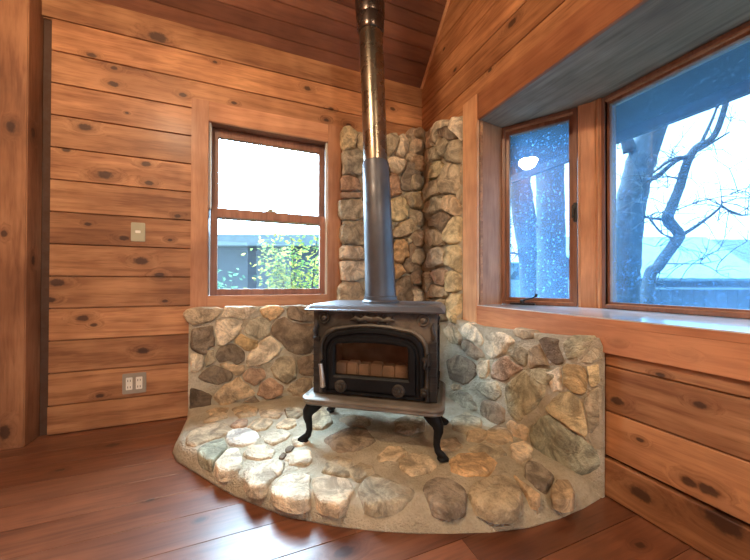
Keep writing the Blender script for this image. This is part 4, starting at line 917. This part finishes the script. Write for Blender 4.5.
# stove pipe (its own thing, standing on the flue collar of the top plate)
PX = FC + Vector((-.004 * ca - .205 * sa_, -.004 * sa_ + .205 * ca))
PZ = HZ + Z1 + .0305
pipe = tag(empty('stove_pipe', (PX.x, PX.y, PZ)), 'tall round stove pipe, matte blue-grey below and glossy bronze above, rising to the ceiling', 'stove pipe')
lean = -.056
def px(z): return lean * max(0, z) * .7
def pt_(mb, nm, mat, prof, n=40, sm=35):
    mb.lathe(prof, n, mp=lambda x, y, z: (x + px(z), y + px(z) * -.2, z)); return mb.build(nm, mat, pipe, smooth=sm)
pt_(MB(), 'flue_collar', 'pipe_low', [(.1, .0), (.101, .006), (.094, .012), (.088, .016), (.088, .034), (.0845, .036), (.08, .036)])
pt_(MB(), 'lower_pipe', 'pipe_low', [(.0835, .0365), (.0838, .045), (.082, .06), (.076, .40), (.0705, .742), (.0665, .753), (.060, .753)])
pt_(MB(), 'upper_pipe', 'pipe_high', [(.0640, .750), (.0645, .80), (.0630, 1.438), (.0632, 1.443), (.056, 1.443)])
pt_(MB(), 'pipe_band', 'pipe_top', [(.0655, 1.440), (.069, 1.446), (.0725, 1.468), (.0745, 1.503), (.0745, 1.516), (.071, 1.520), (.06, 1.520)])
topz = EAVE - SL * (PX.y) - PZ + .06
def ip(x, y, z):
    x, y = x + px(min(z, 2.2)), y + px(min(z, 2.2)) * -.2
    return (x, y, z if z < 2 else EAVE - SL * (PX.y + y) - PZ - .004)
mb = MB(); mb.lathe([(.0735, 1.5205), (.077, 1.53), (.079, 1.57), (.079, 1.7), (.079, 2.5)], 40, mp=ip); mb.build('insulated_pipe', 'pipe_top', pipe, smooth=35)

# ------------------------------------------------------------------ switch and outlet plates
sw = tag(empty('light_switch', (-1.928, -.0005, 1.134)), 'tarnished brass light switch plate on the pine wall left of the window', 'light switch')
b = MB(); b.box((-.035, -.007, -.056), (.035, 0, .056), bev=.003); b.build('plate', 'brass', sw, smooth=30)
b = MB(); b.box((-.013, -.010, -.006), (.013, -.006, .009), bev=.002); b.build('toggle', 'ivory', sw, smooth=30)
ot = tag(empty('wall_outlet', (-1.940, -.0005, .243)), 'double power outlet with taupe plate low on the pine wall', 'outlet')
b = MB(); b.box((-.058, -.007, -.060), (.058, 0, .060), bev=.003); b.build('plate', 'plategrey', ot, smooth=30)
for u in (-.024, .024):
    b = MB(); b.box((u - .016, -.010, -.036), (u + .016, -.006, .036), bev=.002); so = b.build('socket', 'ivory', ot, smooth=30)
    for z in (.018, -.02):
        for q in (-.006, .006):
            b = MB(); b.box((u + q - .0014, -.0106, z - .006), (u + q + .0014, -.0098, z + .006)); b.build('slot', 'slot', so)

# ------------------------------------------------------------------ lamps of the room (behind and above the camera)
for (x, y, z, lb) in ((-2.10, -1.80, 2.54, 'glowing bowl pendant lamp hanging near the left wall'), (-.95, -3.9, 2.75, 'glowing bowl pendant lamp hanging behind the camera')):
    L = tag(empty('pendant_lamp', (x, y, z)), lb, 'lamp', 'bowl pendants')
    b = MB(); b.lathe([(.12 * math.sin(a), -.12 * math.cos(a)) for a in [PI / 2 * k / 10 for k in range(1, 11)]], 32); b.build('bowl', 'bulb', L, smooth='all')
    b = MB(); b.lathe([(.124, .0005), (.124, .012), (.05, .05), (.02, .09)], 32); b.build('cap', 'black', L, smooth=30)
    cz = EAVE + SL * (-y if y > -3 else 6 + y)
    b = MB(); b.tube([(0, 0, .088), (0, 0, cz - z + .005)], .005, 8); b.build('cord', 'black', L)

# ------------------------------------------------------------------ outside
FW, RT = Vector((.3707, .9287)), Vector((.9287, -.3708)); O2 = Vector((-1.3, -2.217))
def wv(lat, dep, z): p = O2 + RT * lat + FW * dep; return (p.x, p.y, z)
GZ = -.9
b = MB(); b.box((-30, -30, GZ - .2), (40, 40, GZ)); struct(b.build('ground', 'ground'), 'garden ground outside the house', 'ground')
YAW = -math.radians(21.76)
def house(name, lat, dep, label, cat='building'):
    p = wv(lat, dep, GZ); return tag(empty(name, p, YAW), label, cat)
# hip/gable roofed house seen through the wide pane
h = house('neighbor_house', 10, 8, 'low house with a broad pale blue-green roof beyond the bare trees')
b = MB(); b.box((-4, .1, 0), (.0, 3.5, 1.85)); b.build('wall', 'bluewall', h)
b = MB(); b.add([(-4.6, -.5, 1.86), (-.35, -.5, 1.86), (.75, 2.0, 3.24), (-4.6, 2.0, 3.24), (-4.6, -.5, 1.80), (-.35, -.5, 1.80), (.75, 2.0, 3.16), (-4.6, 2.0, 3.16), (.75, 4.5, 1.86), (-4.6, 4.5, 1.86)],
    [(0,1,2,3),(4,7,6,5),(0,4,5,1),(1,5,6,2),(2,6,7,3),(3,7,4,0),(3,2,8,9)]); b.build('roof', 'roof', h)
h = house('neighbor_house', 15, 13.2, 'dark slate roofed building right behind the pale roof')
b = MB(); b.box((-2.2, 0, 0), (5, 4, 2.2)); b.build('wall', 'bluewall', h)
b = MB(); b.add([(-2.6, -.3, 2.2), (5.4, -.3, 2.2), (5.4, 2, 3.9), (-2.6, 2, 3.9), (-2.6, 4.4, 2.2), (5.4, 4.4, 2.2)], [(0,1,2,3),(3,2,5,4),(0,3,4),(1,5,2),(0,4,5,1)]); b.build('roof', 'roofdark', h)
# pale house far left in the casement
h = house('neighbor_house', 5.6, 14, 'small pale house seen low in the casement pane')
b = MB(); b.box((-.9, 0, 0), (1.2, 3, 2.55)); b.build('wall', 'whitewall', h)
for (u, z) in ((-.6, 1.35), (-.05, 1.35), (-.6, 1.95), (-.05, 1.95)):
    b = MB(); b.box((u, -.02, z), (u + .36, .03, z + .42)); b.build('window', 'bluewall', h)
b = MB(); b.prism([(-1.1, 2.55), (1.4, 2.55), (1.4, 2.65), (-1.1, 2.65)], -.3, 3.2, mp=lambda x, z, y: (x, y, z)); b.build('roof', 'roof', h)
# plank fence
h = house('plank_fence', 4.9, 5.6, 'grey plank fence with a top rail beyond the bay window', 'fence')
for k in range(28):
    b = MB(); b.box((-.9 + k * .2, 0, 0), (-.9 + k * .2 + .19, .025, 1.62), bev=.003); b.build('board', 'fence', h)
b = MB(); b.box((-.95, -.03, 1.62), (4.75, .06, 1.655)); b.build('rail', 'fascia', h)
# low building behind the sash window
h = house('neighbor_house', -2.0, 7.6, 'low blue-grey building with pale fascia behind the shrub')
b = MB(); b.box((-4.5, 0, 0), (3.6, 4, 2.58)); b.build('wall', 'bluewall', h)
b = MB(); b.box((-4.9, -.35, 2.60), (4.0, 4.2, 2.86)); b.build('fascia', 'fascia', h)
# shrubs
def shrub(name, base, crown, rad, n, leaf, mat, label, seed, size=.055):
    rnd = random.Random(seed); t = tag(empty(name, base), label, 'shrub')
    b = MB(); cl = MB()
    c = Vector(crown)
    for k in range(16):
        d = Vector((rnd.uniform(-1, 1) * rad[0], rnd.uniform(-1, 1) * rad[1], rnd.uniform(-.9, 1) * rad[2])); e = c + d * .9
        m = Vector((rnd.uniform(-.05, .05), 0, e.z * .45)).lerp(Vector((e.x * .5, e.y * .5, e.z * .6)), .5)
        b.tube([(rnd.uniform(-.04, .04), rnd.uniform(-.04, .04), 0), m, e], [.014, .009, .003], 6)
        for j in range(n // 16):
            q = m.lerp(e, rnd.uniform(.35, 1.08)) + Vector((rnd.gauss(0, .09), rnd.gauss(0, .09), rnd.gauss(0, .08)))
            a = Vector((rnd.uniform(-1, 1), rnd.uniform(-1, 1), rnd.uniform(-.7, .4))).normalized(); w = a.cross(Vector((rnd.uniform(-1, 1), rnd.uniform(-1, 1), 1))).normalized()
            l = size * rnd.uniform(.7, 1.3)
            cl.add([q, q + a * l * .5 + w * l * .28, q + a * l, q + a * l * .5 - w * l * .28], [(0, 1, 2, 3)])
    b.build('stem', 'stem', t, smooth=60); cl.build('foliage', mat, t, recalc=False)
shrub('leafy_shrub', (-.78, 1.25, GZ), (-.02, 0, 1.92), (.42, .3, .5), 2600, 0, 'leafy', 'yellow-green leafy shrub just outside the sash window', 3)
shrub('leafy_shrub', (-1.72, 1.6, GZ), (0, 0, 1.5), (.32, .25, .30), 900, 0, 'leafg', 'blue-green bush at the lower left of the sash window', 5)
shrub('leafy_shrub', (-1.27, 1.5, GZ), (0, 0, 1.40), (.2, .2, .22), 500, 0, 'leafy', 'small pale green bush low in the sash window', 8)
# bare trees
def tree(base_lat, dep, path, radii, branches, label, seed, ntw=40):
    rnd = random.Random(seed); b0 = wv(base_lat, dep, GZ); bx = Vector(b0)
    t = tag(empty('bare_tree', b0), label, 'tree', 'bare trees outside the bay window')
    def P(l, z, dd=0): return Vector(wv(l, dep + dd, z)) - bx
    def smooth(pts, K=5):
        out = []
        for i in range(len(pts) - 1):
            p0, p1, p2, p3 = pts[max(i - 1, 0)], pts[i], pts[i + 1], pts[min(i + 2, len(pts) - 1)]
            for k in range(K):
                u = k / K; out.append(.5 * (2 * p1 + (p2 - p0) * u + (2 * p0 - 5 * p1 + 4 * p2 - p3) * u * u + (3 * p1 - p0 - 3 * p2 + p3) * u ** 3))
        return out + [pts[-1]]
    tp = smooth([P(*p) for p in path]); m = len(tp)
    def lerp_r(rs, i, m):
        f = i / (m - 1) * (len(rs) - 1); k = min(int(f), len(rs) - 2); return rs[k] + (rs[k + 1] - rs[k]) * (f - k)
    b = MB(); b.tube(tp, [lerp_r(radii, i, m) * (1 + .1 * noise.noise(Vector((i * .7, seed, 0)))) for i in range(m)], 14); b.build('trunk', 'bark', t, smooth='all')
    tw = MB()
    for (pp, r0) in branches:
        bp = smooth([P(*p) for p in pp]); k = len(bp)
        mb = MB(); mb.tube(bp, [r0 * (1 - .75 * i / (k - 1)) for i in range(k)], 9); mb.build('branch', 'bark', t, smooth='all')
        for q in range(ntw // max(1, len(branches))):
            s_ = bp[rnd.randrange(k // 3, k)]; d = Vector((rnd.uniform(-.6, .6), rnd.uniform(-.6, .6), rnd.uniform(-.5, .6))); L = rnd.uniform(.2, .6)
            e = s_ + d.normalized() * L; mid = s_.lerp(e, .5) + Vector((rnd.uniform(-.06, .06), rnd.uniform(-.06, .06), rnd.uniform(-.08, .08)))
            e += Vector((0, 0, rnd.uniform(-.15, .05))); m2 = mid.lerp(e, .5) + Vector((rnd.uniform(-.04, .04), rnd.uniform(-.04, .04), rnd.uniform(.0, .06)))
            tw.tube([s_, s_.lerp(mid, .5) + Vector((0, 0, .02)), mid, m2, e], [.0045, .004, .003, .002, .001], 5)
            for _ in range(2):
                e2 = mid + Vector((rnd.uniform(-.22, .22), rnd.uniform(-.22, .22), rnd.uniform(-.18, .22))); tw.tube([mid, mid.lerp(e2, .5) + Vector((rnd.uniform(-.03, .03), rnd.uniform(-.03, .03), .03)), e2], [.0028, .002, .001], 4)
    if tw.v: tag(tw.build('twigs', 'bark', t), kind='stuff')
def L(x, dep): return (x - 375) / 308 * dep
def Z(y, dep): return .84 + (281.5 - y) / 308 * dep
def pix(dep, *pts): return [(L(x, dep), Z(y, dep)) for x, y in pts]
d = 4.2
tree(L(552, d), d, [(L(553, d), GZ)] + pix(d, (552, 300), (551, 240), (550, 180), (550, 120), (553, 40), (560, -60)), [.22, .19, .175, .17, .17, .16, .15],
     [(pix(d, (556, 150), (575, 90), (600, 40)), .05), (pix(d, (545, 230), (528, 222), (508, 224)), .012), (pix(d, (560, 250), (575, 262), (592, 262)), .012)], 'thick straight bare trunk filling the middle of the casement view', 11)
d = 4.6
tree(L(533, d), d, [(L(536, d), GZ)] + pix(d, (534, 310), (531, 262), (524, 215), (519, 180), (512, 130), (504, 60)), [.22, .19, .165, .16, .15, .13, .12],
     [(pix(d, (525, 255), (512, 252), (500, 256)), .02), (pix(d, (520, 225), (530, 160), (540, 100)), .07)], 'bare trunk leaning left behind the straight one in the casement', 12)
d = 3.9
tree(L(622, d), d, [(L(620, d), GZ)] + pix(d, (622, 300), (625, 255), (629, 215), (637, 175), (648, 140), (664, 100), (690, 40), (720, -40)), [.20, .18, .165, .16, .155, .15, .135, .12, .1],
     [(pix(d, (633, 180), (655, 176), (675, 160), (700, 148), (730, 130)), .04), (pix(d, (630, 150), (622, 120), (618, 80)), .07), (pix(d, (655, 120), (690, 95), (740, 70)), .035), (pix(d, (618, 262), (640, 278), (665, 283)), .03), (pix(d, (640, 165), (628, 130), (632, 90)), .06)], 'broad bare tree leaning right at the left side of the wide pane', 13, 60)
d = 3.5
tree(L(648, d), d, [(L(640, d), GZ)] + pix(d, (648, 287), (658, 265), (676, 240), (679, 232), (668, 218), (672, 205), (680, 185), (688, 160), (698, 145), (716, 132), (730, 90)), [.05, .062, .055, .055, .05, .055, .05, .045, .04, .04, .03, .025],
     [(pix(d, (681, 234), (700, 222), (720, 206), (722, 198)), .022), (pix(d, (668, 218), (655, 217), (644, 216)), .022), (pix(d, (683, 178), (668, 175), (652, 177)), .012), (pix(d, (690, 156), (672, 158), (650, 174)), .03), (pix(d, (722, 204), (735, 212), (748, 214)), .012), (pix(d, (650, 217), (662, 232), (676, 236)), .012), (pix(d, (645, 217), (642, 190), (643, 170)), .012), (pix(d, (660, 262), (700, 262), (722, 258)), .008), (pix(d, (700, 145), (716, 110), (722, 84)), .02), (pix(d, (668, 212), (700, 200), (745, 190)), .008)], 'slender crooked bare tree in the middle of the wide pane', 14, 110)

# ------------------------------------------------------------------ sky
w = bpy.data.worlds.new('overcast_sky'); bpy.context.scene.world = w; w.use_nodes = True
nt = w.node_tree; nt.nodes.clear()
out = nt.nodes.new('ShaderNodeOutputWorld'); bg = nt.nodes.new('ShaderNodeBackground')
geo = nt.nodes.new('ShaderNodeTexCoord')
nrm = nt.nodes.new('ShaderNodeVectorMath'); nrm.operation = 'NORMALIZE'; nt.links.new(geo.outputs['Generated'], nrm.inputs[0])
dot = nt.nodes.new('ShaderNodeVectorMath'); dot.operation = 'DOT_PRODUCT'; nt.links.new(nrm.outputs[0], dot.inputs[0])
g = Vector((-.16, .58, .80)).normalized(); dot.inputs[1].default_value = g
mr = nt.nodes.new('ShaderNodeMapRange'); mr.interpolation_type = 'SMOOTHSTEP'; nt.links.new(dot.outputs['Value'], mr.inputs[0])
mr.inputs[1].default_value = .60; mr.inputs[2].default_value = .985; mr.inputs[3].default_value = 3.9; mr.inputs[4].default_value = 52.0
bg.inputs[0].default_value = (.50, .77, 1.0, 1); nt.links.new(mr.outputs[0], bg.inputs[1]); nt.links.new(bg.outputs[0], out.inputs[0])

# ------------------------------------------------------------------ camera and view
cam = bpy.data.cameras.new('camera'); co = bpy.data.objects.new('camera', cam); C.objects.link(co)
cam.sensor_width = 36; cam.lens = 36 * 308.03 / 750; cam.clip_start = .02
f = Vector((.37072458, .92871337, .00739993)); r = Vector((.92872904, -.37075075, .00249993)); u = Vector((-.00506525, -.00594575, .9999695))
co.matrix_world = Matrix(((r.x, u.x, -f.x, -1.300068), (r.y, u.y, -f.y, -2.21676), (r.z, u.z, -f.z, .84), (0, 0, 0, 1)))
sc = bpy.context.scene; sc.camera = co
sc.view_settings.view_transform = 'Standard'; sc.view_settings.look = 'None'; sc.view_settings.exposure = .53; sc.view_settings.gamma = 1
sc.cycles.use_denoising = True
sc.cycles.max_bounces = 8; sc.cycles.transparent_max_bounces = 12
sc.cycles.sample_clamp_indirect = 6
